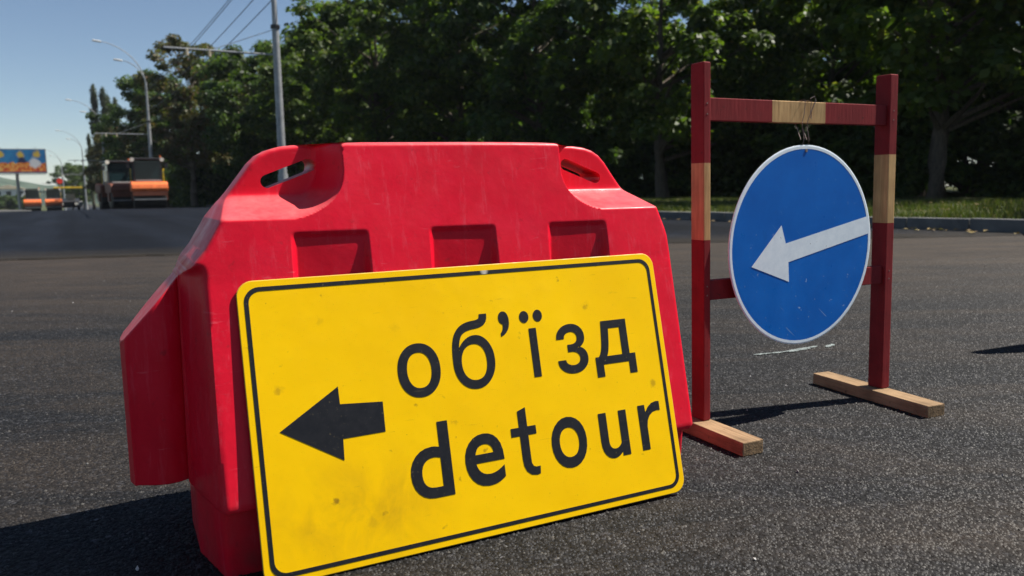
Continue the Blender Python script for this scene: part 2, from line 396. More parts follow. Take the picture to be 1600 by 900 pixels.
# ---------------------------------------------------------------- object helpers
class MB:
    """collects shapes and links them as ONE mesh object"""
    def __init__(s): s.v = []; s.f = []; s.mi = []
    def add(s, vs, fs, mi=0):
        o = len(s.v)
        s.v += [tuple(p) for p in vs]
        s.f += [tuple(i + o for i in f) for f in fs]
        s.mi += [mi] * len(fs)
    def box(s, c, d, rot=None, mi=0, taper=1.0):
        hx, hy, hz = d[0] / 2, d[1] / 2, d[2] / 2
        vs = [Vector((sx * hx * (taper if sz > 0 else 1), sy * hy * (taper if sz > 0 else 1), sz * hz)) for sz in (-1, 1) for sy in (-1, 1) for sx in (-1, 1)]
        if rot: 
            R = Euler(rot).to_matrix(); vs = [R @ v for v in vs]
        vs = [v + Vector(c) for v in vs]
        s.add(vs, [(0, 2, 3, 1), (4, 5, 7, 6), (0, 1, 5, 4), (2, 6, 7, 3), (0, 4, 6, 2), (1, 3, 7, 5)], mi)
    def tube(s, pts, r, seg=8, mi=0, caps=True):
        pts = [Vector(p) for p in pts]
        rs = r if isinstance(r, (list, tuple)) else [r] * len(pts)
        rings = []
        for i, p in enumerate(pts):
            d = (pts[min(i + 1, len(pts) - 1)] - pts[max(i - 1, 0)]).normalized()
            a = d.cross(Vector((0, 0, 1)))
            if a.length < 1e-3: a = d.cross(Vector((0, 1, 0)))
            a.normalize(); b = d.cross(a)
            rings.append([p + (a * math.cos(2 * math.pi * k / seg) + b * math.sin(2 * math.pi * k / seg)) * rs[i] for k in range(seg)])
        vs = [v for r_ in rings for v in r_]
        fs = []
        for i in range(len(pts) - 1):
            for k in range(seg):
                k2 = (k + 1) % seg
                fs.append((i * seg + k, i * seg + k2, (i + 1) * seg + k2, (i + 1) * seg + k))
        if caps:
            fs.append(tuple(range(seg - 1, -1, -1)))
            fs.append(tuple((len(pts) - 1) * seg + k for k in range(seg)))
        s.add(vs, fs, mi)
    def cyl(s, a, b, r, seg=24, mi=0, r2=None): s.tube([a, b], [r, r if r2 is None else r2], seg, mi)
    def lathe(s, prof, seg=32, center=(0, 0, 0), mi=0):
        vs = []; fs = []
        for (r, z) in prof:
            for k in range(seg):
                t = 2 * math.pi * k / seg
                vs.append((center[0] + r * math.cos(t), center[1] + r * math.sin(t), center[2] + z))
        for i in range(len(prof) - 1):
            for k in range(seg):
                k2 = (k + 1) % seg
                fs.append((i * seg + k, i * seg + k2, (i + 1) * seg + k2, (i + 1) * seg + k))
        s.add(vs, fs, mi)
    def prism(s, poly, y0, y1, mi=0, plane='xz'):
        """polygon in x,z extruded along y (plane 'xz') or in y,z along x ('yz') or x,y along z ('xy')"""
        k = len(poly)
        def P(a, b, t): return {'xz': (a, t, b), 'yz': (t, a, b), 'xy': (a, b, t)}[plane]
        vs = [P(a, b, y0) for a, b in poly] + [P(a, b, y1) for a, b in poly]
        fs = [tuple(range(k)), tuple(range(2 * k - 1, k - 1, -1))] + [(i, i + k, (i + 1) % k + k, (i + 1) % k) for i in range(k)]
        s.add(vs, fs, mi)
    def build(s, name, mats, parent=None, smooth=False, bevel=0.0, angle=35, **props):
        me = bpy.data.meshes.new(name)
        me.from_pydata(s.v, [], s.f)
        for mm in (mats if isinstance(mats, (list, tuple)) else [mats]): me.materials.append(mm)
        me.polygons.foreach_set("material_index", s.mi)
        bm = bmesh.new(); bm.from_mesh(me)
        bmesh.ops.recalc_face_normals(bm, faces=bm.faces)
        bm.to_mesh(me); bm.free()
        if smooth:
            me.polygons.foreach_set("use_smooth", [True] * len(me.polygons))
            me.set_sharp_from_angle(angle=rad(angle))
        o = bpy.data.objects.new(name, me)
        C.objects.link(o)
        if parent: o.parent = parent
        if bevel:
            b = o.modifiers.new("bevel", 'BEVEL'); b.width = bevel; b.segments = 2; b.limit_method = 'ANGLE'; b.angle_limit = rad(35)
        for k, v in props.items(): o[k] = v
        return o

def npmesh(name, verts, faces, material):
    """verts (N,3) array, faces (M,k) array"""
    me = bpy.data.meshes.new(name)
    nf, k = faces.shape
    me.vertices.add(len(verts)); me.loops.add(nf * k); me.polygons.add(nf)
    me.vertices.foreach_set("co", np.ascontiguousarray(verts, dtype=np.float32).ravel())
    me.loops.foreach_set("vertex_index", np.ascontiguousarray(faces, dtype=np.int32).ravel())
    me.polygons.foreach_set("loop_start", np.arange(0, nf * k, k, dtype=np.int32))
    me.polygons.foreach_set("loop_total", np.full(nf, k, dtype=np.int32))
    me.update(calc_edges=True)
    me.materials.append(material)
    return me

def link(name, me, parent=None, **props):
    o = bpy.data.objects.new(name, me); C.objects.link(o)
    if parent: o.parent = parent
    for k, v in props.items(): o[k] = v
    return o

def thing(name, label, cat, loc=(0, 0, 0), rz=0.0, group=None):
    o = bpy.data.objects.new(name, None); C.objects.link(o)
    o.location = loc; o.rotation_euler = (0, 0, rz)
    o['label'] = label; o['category'] = cat
    if group: o['group'] = group
    return o

def copy_tree(o, parent=None):
    c = o.copy(); C.objects.link(c)
    if parent: c.parent = parent
    for ch in list(o.children): copy_tree(ch, c)
    return c

# road frame: L across (to the right), D along (away)
RA = rad(28.5)
CA, SA = math.cos(RA), math.sin(RA)
def gz(D):
    """the road is level, then falls gently beyond a crest"""
    t = max(0.0, D - 44.0)
    z = -0.017 * t * t / (t + 12.0) if t > 0 else 0.0
    if D > 320: z += 0.012 * (D - 320)
    return z
def W_(L, D, z=0.0): return Vector((L * CA - D * SA, L * SA + D * CA, z + gz(D)))

# ---------------------------------------------------------------- setting
def strip(name, L0, L1, Ds, z, material, nL=1, **props):
    mb = MB()
    vs = []; fs = []
    for D in Ds:
        for i in range(nL + 1): vs.append(W_(L0 + (L1 - L0) * i / nL, D, z))
    w = nL + 1
    for j in range(len(Ds) - 1):
        for i in range(nL): fs.append((j * w + i, j * w + i + 1, (j + 1) * w + i + 1, (j + 1) * w + i))
    mb.add(vs, fs)
    return mb.build(name, material, kind='structure', **props)
DS = [-60, -20, 0, 20, 40] + list(range(44, 130, 4)) + list(range(130, 420, 15)) + [500, 700, 1000, 1600, 2600]
strip('ground', -1500, 1500, DS, -0.03, M['earth'], 2)
strip('road', -4.0, 11.35, DS[:-1], 0.0, M['asphalt'])
strip('verge', 11.55, 120, DS[:-1], 0.19, M['earth'], 3)
strip('far_verge', -80, -4.2, DS[:-1], 0.10, M['earth'], 3)
# newly laid asphalt: a thin raised layer beyond the joint
mb = MB()
J = [(-4.0, 11.45), (-0.85, 11.24), (1.5, 10.50), (6.8, 8.14), (11.35, 6.1)]
vs = []; fs = []
Dl = [0, 0.04, 4, 10, 20, 30] + [36 + 4 * k for k in range(26)] + [160, 220, 320, 480]
fine = []
for i in range(len(J) - 1):
    for k in range(12):
        t = k / 12; fine.append((J[i][0] + (J[i + 1][0] - J[i][0]) * t, J[i][1] + (J[i + 1][1] - J[i][1]) * t + random.uniform(-0.05, 0.05)))
fine.append(J[-1])
for (L, D) in fine:
    for k, dd in enumerate(Dl): vs.append(W_(L, D + dd, 0.002 if k == 0 else 0.024))
kk = len(Dl)
for i in range(len(fine) - 1):
    for k in range(kk - 1): fs.append((i * kk + k, (i + 1) * kk + k, (i + 1) * kk + k + 1, i * kk + k + 1))
mb.add(vs, fs)
mb.build('fresh_asphalt', M['fresh'], kind='structure')

# kerbs of separate stones
def kerb(L, width, height, D0, D1, step):
    root = bpy.data.objects.new('kerb', None); C.objects.link(root); root['kind'] = 'structure'
    root.location = W_(L, D0); root.rotation_euler = (0, 0, RA)
    mb = MB(); mb.box((0, step / 2, height / 2 - 0.05), (width, step - 0.012, height + 0.1))
    first = mb.build('kerb_stone', M['concrete'], root, bevel=0.014)
    nst = int((D1 - D0) / step)
    for i in range(nst):
        o = first if i == 0 else first.copy()
        if i: C.objects.link(o); o.parent = root
        o.location = (random.uniform(-0.008, 0.008), i * step, gz(D0 + (i + 0.5) * step) + random.uniform(-0.008, 0.008))
        o.rotation_euler = (random.uniform(-0.004, 0.004), 0, random.uniform(-0.004, 0.004))
kerb(11.46, 0.18, 0.20, 0.0, 96.0, 1.0)
kerb(-4.1, 0.18, 0.13, 4.0, 96.0, 1.0)

# distant wooded ridge
mb = MB(); vs = []; fs = []
prev = None
for i in range(90):
    L = -1400 + i * 28
    h = 14 + 8 * math.sin(i * 0.31) + 5 * math.sin(i * 0.83 + 1) + random.uniform(-2.0, 2.0) + (10 if i > 52 else 0)
    for k, (dd, hh) in enumerate(((900, -30), (925, 0.55 * h), (960, 0.9 * h), (1000, h), (1150, h * 0.8), (1300, -30))):
        vs.append(W_(L + random.uniform(-8, 8), dd, 0) + Vector((0, 0, -gz(dd) + hh)))
for i in range(89):
    for k in range(5): fs.append((i * 6 + k, (i + 1) * 6 + k, (i + 1) * 6 + k + 1, i * 6 + k + 1))
mb.add(vs, fs); mb.build('hills', M['hill'], kind='structure')

# grass on the right verge, loose stones on the asphalt
def blades(n, fL, fD, hmin, hmax, z0):
    L = fL(n); D = fD(n)
    keepm = (np.sin(L * 2.1 + np.sin(D * 0.9) * 2) + np.sin(D * 1.7 + L * 0.6) + RNG.normal(0, 0.7, n)) > -0.7
    L = L[keepm]; D = D[keepm]; n = len(L)
    z = np.array([gz(d) for d in D])
    x = L * CA - D * SA; y = L * SA + D * CA
    h = RNG.uniform(hmin, hmax, n); a = RNG.uniform(0, 2 * np.pi, n); w = RNG.uniform(0.006, 0.014, n)
    lean = RNG.normal(0, 0.35, (n, 2)) * h[:, None]
    p0 = np.stack([x - np.cos(a) * w, y - np.sin(a) * w, z + z0], 1)
    p1 = np.stack([x + np.cos(a) * w, y + np.sin(a) * w, z + z0], 1)
    p2 = np.stack([x + lean[:, 0], y + lean[:, 1], z + z0 + h], 1)
    v = np.stack([p0, p1, p2], 1).reshape(-1, 3)
    return npmesh('grass', v, np.arange(3 * n).reshape(-1, 3), M['grass'])
g = link('grass', blades(110000, lambda n: 11.6 + 11 * RNG.random(n) ** 1.5, lambda n: RNG.uniform(-2, 48, n), 0.04, 0.16, 0.18), kind='stuff')
g['label'] = 'short sunlit grass growing behind the right kerb under the trees'
g2 = link('grass', blades(16000, lambda n: -4.3 - 6 * RNG.random(n), lambda n: RNG.uniform(20, 70, n), 0.05, 0.22, 0.09), kind='stuff')
g2['label'] = 'strip of grass behind the left kerb'
mb = MB()
for i in range(420):
    L = random.uniform(-3.6, 7); D = 1.0 + 9 * random.random() ** 1.6
    r = random.choice((0.0022, 0.003, 0.004, 0.0055)) * random.uniform(0.8, 1.3)
    c = W_(L, D, r * 0.45); vs = []
    q = Euler((random.uniform(0, 6), random.uniform(0, 6), random.uniform(0, 6))).to_matrix()
    for p in ((1, 0, 0), (-1, 0, 0), (0, .8, 0), (0, -.8, 0), (0, 0, .6), (0, 0, -.6)): vs.append(c + q @ (Vector(p) * r * random.uniform(0.8, 1.2)))
    mb.add(vs, [(0, 2, 4), (2, 1, 4), (1, 3, 4), (3, 0, 4), (2, 0, 5), (1, 2, 5), (3, 1, 5), (0, 3, 5)])
pb = mb.build('gravel', M['pebble'], kind='stuff'); pb['label'] = 'loose pale grit scattered on the dark asphalt'

# dry leaves blown along the kerb and over the grass
nl = 1500
Ll = np.where(RNG.random(nl) < 0.35, 11.34 - np.abs(RNG.normal(0, 0.25, nl)), 11.6 + 9 * RNG.random(nl)); Dl_ = RNG.uniform(0, 46, nl)
xl = Ll * CA - Dl_ * SA; yl = Ll * SA + Dl_ * CA; zl = np.where(Ll > 11.4, 0.215, 0.01) + np.where((Ll < 11.4), np.where(Dl_ > 6, 0.026, 0), 0)
al = RNG.uniform(0, 2 * np.pi, nl); sl_ = RNG.uniform(0.025, 0.06, nl)
Vl = np.zeros((nl, 4, 3), dtype=np.float32)
for k in range(4):
    rk = sl_ * (1.0 if k % 2 == 0 else 0.6)
    Vl[:, k, 0] = xl + np.cos(al + k * np.pi / 2) * rk; Vl[:, k, 1] = yl + np.sin(al + k * np.pi / 2) * rk; Vl[:, k, 2] = zl + RNG.uniform(0, 0.03, nl)
fl = link('fallen_leaves', npmesh('fallen_leaves', Vl.reshape(-1, 3), np.arange(4 * nl).reshape(-1, 4), M['litter']), kind='stuff'); fl['label'] = 'dry fallen leaves along the right kerb and on the grass'

# the stones of the surface course that stand proud near the camera
def proud_stones(n):
    y = 1.15 + 6.6 * RNG.random(n) ** 1.55
    x = RNG.uniform(-0.74, 0.74, n) * y + RNG.uniform(-0.3, 0.3, n)
    r = RNG.uniform(0.0026, 0.0056, n); h = r * RNG.uniform(0.35, 0.85, n)
    a0 = RNG.uniform(0, 2 * np.pi, n)
    V = np.zeros((n, 6, 3), dtype=np.float32)
    for k in range(5):
        a = a0 + 2 * np.pi * k / 5 + RNG.uniform(-0.3, 0.3, n); rr = r * RNG.uniform(0.75, 1.25, n)
        V[:, k, 0] = x + np.cos(a) * rr; V[:, k, 1] = y + np.sin(a) * rr; V[:, k, 2] = -0.0012 + h * RNG.uniform(0, 0.35, n)
    V[:, 5, 0] = x + RNG.uniform(-0.4, 0.4, n) * r; V[:, 5, 1] = y + RNG.uniform(-0.4, 0.4, n) * r; V[:, 5, 2] = h
    f = np.array([[k, (k + 1) % 5, 5] for k in range(5)])
    F = (np.arange(n)[:, None, None] * 6 + f[None]).reshape(-1, 3)
    return npmesh('surface_stones', V.reshape(-1, 3), F, M['stone_chip'])
st = link('surface_stones', proud_stones(150000), kind='stuff'); st['label'] = 'dark stones standing proud in the near asphalt surface'

# chalk strokes on the asphalt under the round sign
mb = MB()
def stroke(pts, w):
    vs = []; fs = []
    sub = []
    for i in range(len(pts) - 1):
        for k in range(8):
            t = k / 8; sub.append((pts[i][0] + (pts[i + 1][0] - pts[i][0]) * t, pts[i][1] + (pts[i + 1][1] - pts[i][1]) * t))
    sub.append(pts[-1])
    for i, (x, y) in enumerate(sub):
        ww = w * random.uniform(0.35, 1.2) * (0.3 if i in (0, len(sub) - 1) else 1)
        vs += [(x, y - ww, 0.004), (x, y + ww, 0.004)]
    for i in range(len(sub) - 1): fs.append((2 * i, 2 * i + 2, 2 * i + 3, 2 * i + 1))
    mb.add(vs, fs)
stroke([(1.06, 3.455), (1.20, 3.50), (1.30, 3.56), (1.41, 3.62)], 0.010)
stroke([(1.235, 3.505), (1.30, 3.54), (1.36, 3.575)], 0.009)
stroke([(1.44, 3.60), (1.50, 3.655)], 0.018)
mb.build('chalk_mark', M['chalk'], kind='structure')

# ---------------------------------------------------------------- red water filled barrier
A_ = Vector((0.8952, 0.4456, 0)).normalized()
N_ = Vector((A_.y, -A_.x, 0))
TL = Vector((-0.5427, 1.5538, 0))
BRZ = math.atan2(A_.y, A_.x)
UC = 0.51
bar = thing('water_barrier', 'scuffed red plastic water filled barrier with carry slots behind the yellow sign', 'barrier', TL + A_ * UC - N_ * 0.19, BRZ)
OUT = np.array([(0.60, 0), (0.60, 0.135), (0.612, 0.15), (0.607, 0.585), (0.592, 0.602), (0.562, 0.64), (0.532, 0.69), (0.512, 0.728), (0.500, 0.745), (0.490, 0.757), (0.466, 0.788), (0.446, 0.815), (0.428, 0.833), (0.407, 0.845), (0.382, 0.852), (0.345, 0.8555), (0.30, 0.856)])
def smooth01(t): t = np.clip(t, 0, 1); return t * t * (3 - 2 * t)
def aout(z): return np.interp(z, OUT[:, 1], OUT[:, 0])
def rout(z): return np.minimum(aout(z), np.interp(z, [0, 0.135, 0.15, 0.58, 0.625, 0.645, 0.70], [0.548, 0.550, 0.562, 0.553, 0.550, 0.545, 0.526]))
zs = np.unique(np.round(np.concatenate([np.linspace(0, 0.13, 8), [0.134, 0.1365, 0.139, 0.1405, 0.142, 0.146, 0.152], np.linspace(0.16, 0.56, 46), np.linspace(0.565, 0.83, 90), np.linspace(0.832, 0.856, 16)]), 5))
tip = np.array([0, 0.0015, 0.0035, 0.006, 0.009, 0.0125, 0.017, 0.022, 0.028, 0.034, 0.040, 0.046, 0.052, 0.058])
NS = 300
P_ = []  # segments of the outline for the distance field
seg_a, seg_b = OUT[:-1], OUT[1:]
def edge_dist(a, z):
    p = np.stack([a, z], -1)
    d = np.full(a.shape, 9.0)
    for s0, s1 in list(zip(seg_a[3:], seg_b[3:])) + [(np.array([0.30, 0.856]), np.array([-0.1, 0.856]))]:
        e = s1 - s0; t = np.clip(((p - s0) @ e) / (e @ e), 0, 1)
        d = np.minimum(d, np.linalg.norm(p - (s0 + t[..., None] * e), axis=-1))
    return d
def half_thick(x, z):
    a = np.abs(x)
    H = np.interp(z, [0, 0.1365, 0.141, 0.152, 0.575, 0.70, 0.86], [0.242, 0.252, 0.274, 0.276, 0.187, 0.166, 0.140])
    # carry pockets in the upper corners
    dx = a - np.where(x > 0, 0.252, 0.275) - 0.05 * np.clip((0.80 - z) / 0.1, 0, 1) ** 2; dz = z - 0.698
    R = 0.06
    inner = np.where((dx < R) & (dz < R), R - np.hypot(R - dx, R - dz), np.minimum(dx, dz))
    d = np.clip(inner, 0, None)
    k = 2.5
    web = 0.048
    hp = H - d * k
    soft = 0.012
    hp = np.where(inner > 0, web + 0.5 * ((hp - web) + np.sqrt((hp - web) ** 2 + soft ** 2)), H)
    h = np.minimum(H, hp)
    # three recessed windows on the face
    for cx in (-0.314, -0.014, 0.284):
        wd = 0.0765
        mx = smooth01((wd + 0.007 - np.abs(x - cx)) / 0.015)
        dep = np.clip((0.672 - z) * 0.175, 0, 0.05)
        h = h - (dep + 0.004 * smooth01((0.670 - z) / 0.012)) * mx * smooth01((z - 0.18) / 0.03)
    # rounded off ends below the shoulders
    gate = smooth01((0.618 - z) / 0.03)
    t = np.where(x < 0, np.clip((a - 0.562) / 0.042, 0, 1), 0)
    t = np.where(t < 0.2, t * t / 0.4, t - 0.1) / 0.9
    h = h - gate * (h - 0.075) * t
    # rounded rim
    r = 0.010
    e = edge_dist(a, z)
    e = np.where((z < 0.59) & (x < 0), 1, e)
    e = np.where((z < 0.70) & (x > 0), np.minimum(e, np.clip(rout(z) - a, 0, None)), e)
    h = np.where(e < r, h - r + np.sqrt(np.clip(r * r - (r - e) ** 2, 0, None)), h)
    # slight swell of the hollow moulding
    h = h + 0.0025 * np.sin(x * 9 + 1) * np.sin(z * 8)
    return np.clip(h, 0.01, None)
nz = len(zs)
TPL = np.concatenate([np.linspace(-0.472, 0.472, 190), np.linspace(0.22, 0.36, 70), np.linspace(-0.36, -0.22, 70)] + [np.linspace(cx + sg * 0.067, cx + sg * 0.086, 10) for cx in (-0.314, -0.014, 0.284) for sg in (-1, 1)])
TPL = np.unique(np.round(TPL, 6)); NS = len(TPL) + 2 * len(tip)
X = np.zeros((nz, NS)); Z = np.repeat(zs[:, None], NS, 1)
for i, z in enumerate(zs):
    ao, ar = aout(z), rout(z)
    cl, cr = ao - 0.064, ar - 0.064
    # columns stay put across the recesses and only the outer ones follow the outline
    keep = np.where(TPL < 0, np.where(TPL < -0.41, -0.41 + (TPL + 0.41) * (cl - 0.41) / 0.062, TPL), np.where(TPL > 0.41, 0.41 + (TPL - 0.41) * (cr - 0.41) / 0.062, TPL))
    squeeze = TPL * np.where(TPL < 0, cl, cr) / 0.472
    f = float(smooth01(np.array((z - 0.70) / 0.10)))
    X[i] = np.concatenate([-ao + tip, keep * (1 - f) + squeeze * f, (ar - tip)[::-1]])
Hh = half_thick(X, Z)
wob = 0.0022 * np.sin(X * 6 + 0.6) * smooth01((Z - 0.78) / 0.07)   # the rim is not dead straight
front = np.stack([X, -Hh, Z + wob], -1).reshape(-1, 3)
back = np.stack([X, Hh, Z + wob], -1).reshape(-1, 3)
nv = nz * NS
idx = np.arange(nv).reshape(nz, NS)
q = np.stack([idx[:-1, :-1], idx[:-1, 1:], idx[1:, 1:], idx[1:, :-1]], -1).reshape(-1, 4)
fb = q[:, ::-1] + nv
def join(line):  # wall between front and back along a line of vertices
    return np.stack([line[:-1], line[1:], line[1:] + nv, line[:-1] + nv], -1)
faces = np.concatenate([q, fb, join(idx[:, 0]), join(idx[:, -1][::-1]), join(idx[-1, :][::-1]), join(idx[0, :])])
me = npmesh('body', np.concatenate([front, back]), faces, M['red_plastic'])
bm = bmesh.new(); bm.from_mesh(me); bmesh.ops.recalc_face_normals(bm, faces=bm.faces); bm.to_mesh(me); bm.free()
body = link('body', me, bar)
# carry slots cut through
cut = MB()
for sgn in (-1, 1):
    p0 = Vector((sgn * 0.415, 0, 0.775)); p1 = Vector((sgn * 0.325, 0, 0.809)); r = 0.0142
    d = (p1 - p0).normalized(); nrm = Vector((-d.z, 0, d.x))
    poly = []
    for k in range(13): t = math.pi / 2 + math.pi * k / 12; poly.append(p0 + d * math.cos(t) * r + nrm * math.sin(t) * r)
    for k in range(13): t = -math.pi / 2 + math.pi * k / 12; poly.append(p1 + d * math.cos(t) * r + nrm * math.sin(t) * r)
    cut.prism([(v.x, v.z) for v in poly], -0.3, 0.3)
cutter = cut.build('slot_cutter', M['red_plastic'], bar)
md = body.modifiers.new('slots', 'BOOLEAN'); md.operation = 'DIFFERENCE'; md.object = cutter; md.solver = 'EXACT'
dg = bpy.context.evaluated_depsgraph_get()
me2 = bpy.data.meshes.new_from_object(body.evaluated_get(dg))
body.modifiers.clear(); body.data = me2
cm_ = cutter.data; bpy.data.objects.remove(cutter); bpy.data.meshes.remove(cm_)
me2.polygons.foreach_set("use_smooth", [True] * len(me2.polygons)); me2.set_sharp_from_angle(angle=rad(50))
# connecting tongue on the left end, rounded in plan
def tongue(sgn, x0, x1, zb, zt0, zt1, bulge, y):
    mb = MB(); n_ = 14; vs = []; fs = []
    for i in range(n_ + 1):
        t = i / n_; x = x0 + (x1 - x0) * t
        yf = -(y + bulge * math.sin(math.pi * min(1, t * 1.15)) * (1 - 0.25 * t)) * (1 if t < 0.93 else math.sqrt(max(0.12, 1 - ((t - 0.93) / 0.07) ** 2)))
        yb = -yf
        zt = zt0 + (zt1 - zt0) * t
        for k in range(9):
            z = zb + (zt - zb) * k / 8
            vs.append((sgn * x, yf, z))
        for k in range(9):
            z = zb + (zt - zb) * k / 8
            vs.append((sgn * x, yb, z))
    for i in range(n_):
        a, b = i * 18, (i + 1) * 18
        for k in range(8):
            fs += [(a + k, b + k, b + k + 1, a + k + 1), (a + 9 + k, a + 10 + k, b + 10 + k, b + 9 + k)]
        fs += [(a, a + 9, b + 9, b), (a + 8, b + 8, b + 17, a + 17)]
    e = n_ * 18
    for k in range(8): fs += [(e + k, e + 9 + k, e + 10 + k, e + k + 1), (k, k + 1, 10 + k, 9 + k)]
    mb.add(vs, fs)
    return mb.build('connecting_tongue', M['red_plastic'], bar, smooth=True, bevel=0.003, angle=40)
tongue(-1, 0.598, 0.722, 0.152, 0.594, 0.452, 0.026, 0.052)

# ---------------------------------------------------------------- yellow detour sign
U_ = Vector((0.8952, 0.4456, 0.0060)).normalized()
V_ = Vector((-0.1079, 0.2101, 0.9717)); V_ = (V_ - U_ * V_.dot(U_)).normalized()
Nn = U_.cross(V_)
ds = thing('detour_sign', 'yellow rectangular detour sign with black arrow leaning on the red barrier', 'road sign')
mw = Matrix((U_, V_, Nn)).transposed().to_4x4(); mw.translation = Vector((-0.4789, 1.4295, 0.003)) + Nn * 0.002
ds.matrix_world = mw
SW, SH = 1.0, 0.5916
def rrect(w, h, r, x0=0, y0=0, seg=8):
    pts = []
    for cx, cy, t0 in ((w - r, r, -90), (w - r, h - r, 0), (r, h - r, 90), (r, r, 180)):
        for k in range(seg + 1):
            t = rad(t0 + 90 * k / seg); pts.append((x0 + cx + r * math.cos(t), y0 + cy + r * math.sin(t)))
    return pts
mb = MB()
po = rrect(SW, SH, 0.032); pi_ = rrect(SW - 0.003, SH - 0.003, 0.031, 0.0015, 0.0015)
k = len(po)
vs = [(x, y, -0.0022) for x, y in po] + [(x, y, -0.0008) for x, y in po] + [(x, y, 0.0) for x, y in pi_]
fs = [tuple(range(k - 1, -1, -1)), tuple(range(2 * k, 3 * k))]; mi = [2, 0]
for i in range(k):
    j = (i + 1) % k
    fs += [(i, j, k + j, k + i), (k + i, k + j, 2 * k + j, 2 * k + i)]; mi += [1, 1]
mb.add(vs, fs); mb.mi = mi
mb.build('plate', [M['yellow'], M['plate_edge'], M['plate_back']], ds)
# black border line
mb = MB()
b0 = rrect(SW - 0.027, SH - 0.027, 0.030, 0.0135, 0.0135); b1 = rrect(SW - 0.044, SH - 0.044, 0.024, 0.022, 0.022)
k = len(b0)
vs = [(x, y, 0.0007) for x, y in b0] + [(x, y, 0.0007) for x, y in b1]
mb.add(vs, [(i, (i + 1) % k, k + (i + 1) % k, k + i) for i in range(k)])
mb.build('border', M['black_vinyl'], ds)
mb = MB()
ar = [(0.056, 0.289), (0.1765, 0.214), (0.1785, 0.257), (0.2675, 0.258), (0.2685, 0.320), (0.1795, 0.327), (0.179, 0.363)]
mb.add([(x, y, 0.0007) for x, y in ar], [(0, 1, 2, 5, 6), (2, 3, 4, 5)])
mb.build('arrow', M['black_vinyl'], ds)
# lettering, one piece per character
def letter(ch, u0, u1, v0, v1, weight, name='letter'):
    cu = bpy.data.curves.new('letter', 'FONT'); cu.body = ch; cu.size = 1.0; cu.offset = weight; cu.resolution_u = 6
    t = bpy.data.objects.new('letter', cu); C.objects.link(t)
    me = bpy.data.meshes.new_from_object(t.evaluated_get(bpy.context.evaluated_depsgraph_get()))
    bpy.data.objects.remove(t); bpy.data.curves.remove(cu)
    co = np.zeros(len(me.vertices) * 3, dtype=np.float32); me.vertices.foreach_get("co", co); co = co.reshape(-1, 3)
    mn, mx = co.min(0), co.max(0)
    co[:, 0] = u0 + (co[:, 0] - mn[0]) / (mx[0] - mn[0]) * (u1 - u0)
    co[:, 1] = v0 + (co[:, 1] - mn[1]) / (mx[1] - mn[1]) * (v1 - v0)
    co[:, 2] = 0.0007
    me.vertices.foreach_set("co", co.ravel()); me.update()
    me.materials.clear(); me.materials.append(M['black_vinyl'])
    return link(name, me, ds)
WT = 0.011
for ch, u0, u1, v0, v1 in (("о", .308, .404, .317, .432), ("б", .435, .535, .318, .481), ("\u2019", .555, .581, .425, .482), ("ї", .608, .667, .325, .478), ("з", .694, .776, .321, .437), ("д", .795, .909, .303, .435),
                           ("d", .311, .404, .104, .261), ("e", .435, .528, .107, .22), ("o", .649, .742, .109, .225), ("u", .780, .858, .111, .219)):
    letter(ch, u0, u1, v0, v1, 0.006 if ch == 'б' else WT)
# t and r drawn as outlines
for poly in ([(.551, .200), (.572, .200), (.572, .150), (.5735, .134), (.579, .121), (.590, .112), (.604, .1095), (.612, .111), (.614, .128), (.604, .1275), (.597, .130), (.5935, .137), (.593, .150), (.593, .200), (.614, .200), (.614, .219), (.593, .219), (.593, .262), (.572, .255), (.572, .219), (.551, .219)],
             [(.893, .115), (.915, .115), (.915, .170), (.918, .184), (.925, .195), (.936, .2025), (.948, .2045), (.957, .2035), (.957, .2255), (.947, .2265), (.934, .2235), (.923, .216), (.914, .204), (.913, .222), (.893, .222)]):
    mb = MB(); mb.add([(x, y, 0.0007) for x, y in poly], [tuple(range(len(poly)))])
    mb.build('letter', M['black_vinyl'], ds)

# ---------------------------------------------------------------- wooden stand with the round sign
P0 = Vector((0.561, 2.335, 0)); B_ = Vector((0.711, 0.35, 0)).normalized()
FRZ = math.atan2(B_.y, B_.x)
fr = thing('sign_stand', 'red and bare wood sign stand on two timber feet right of the barrier', 'sign stand', P0, FRZ)
def lean(z): return -0.017 * (z - 0.042) / 1.05
def post(s0, s1, bands, top):
    mb = MB()
    for i in range(len(bands) - 1):
        z0, z1 = bands[i], bands[i + 1]
        vs = []
        for z in (z0, z1):
            for (x, y) in ((s0, 0), (s1, 0), (s1, 0.058), (s0, 0.058)): vs.append((x + lean(z), y, z))
        fs = [(0, 1, 5, 4), (1, 2, 6, 5), (2, 3, 7, 6), (3, 0, 4, 7)]
        if i == 0: fs.append((3, 2, 1, 0))
        if i == len(bands) - 2: fs.append((4, 5, 6, 7))
        mb.add(vs, fs, i % 2)
    return mb.build('post', [M['red_paint'], M['cream_paint']], fr, bevel=0.003)
post(0.014, 0.040, [0.042, 0.590, 0.815, 1.102], 0)
post(0.792, 0.829, [0.042, 0.614, 0.842, 1.103], 0)
def rail(z0, z1, marks, x0, x1):
    mb = MB()
    xs = [x0] + marks + [x1]
    for i in range(len(xs) - 1):
        a, b = xs[i], xs[i + 1]
        vs = []
        for z in (z0, z1):
            for (x, y) in ((a, 0.011), (b, 0.011), (b, 0.036), (a, 0.036)): vs.append((x + lean(z), y, z))
        fs = [(0, 1, 5, 4), (4, 5, 6, 7), (3, 2, 1, 0), (2, 3, 7, 6)]
        if i == 0: fs.append((3, 0, 4, 7))
        if i == len(xs) - 2: fs.append((1, 2, 6, 5))
        mb.add(vs, fs, i % 2)
    o = mb.build('crossbar', [M['red_paint'], M['cream_paint']], fr, bevel=0.002)
    return o
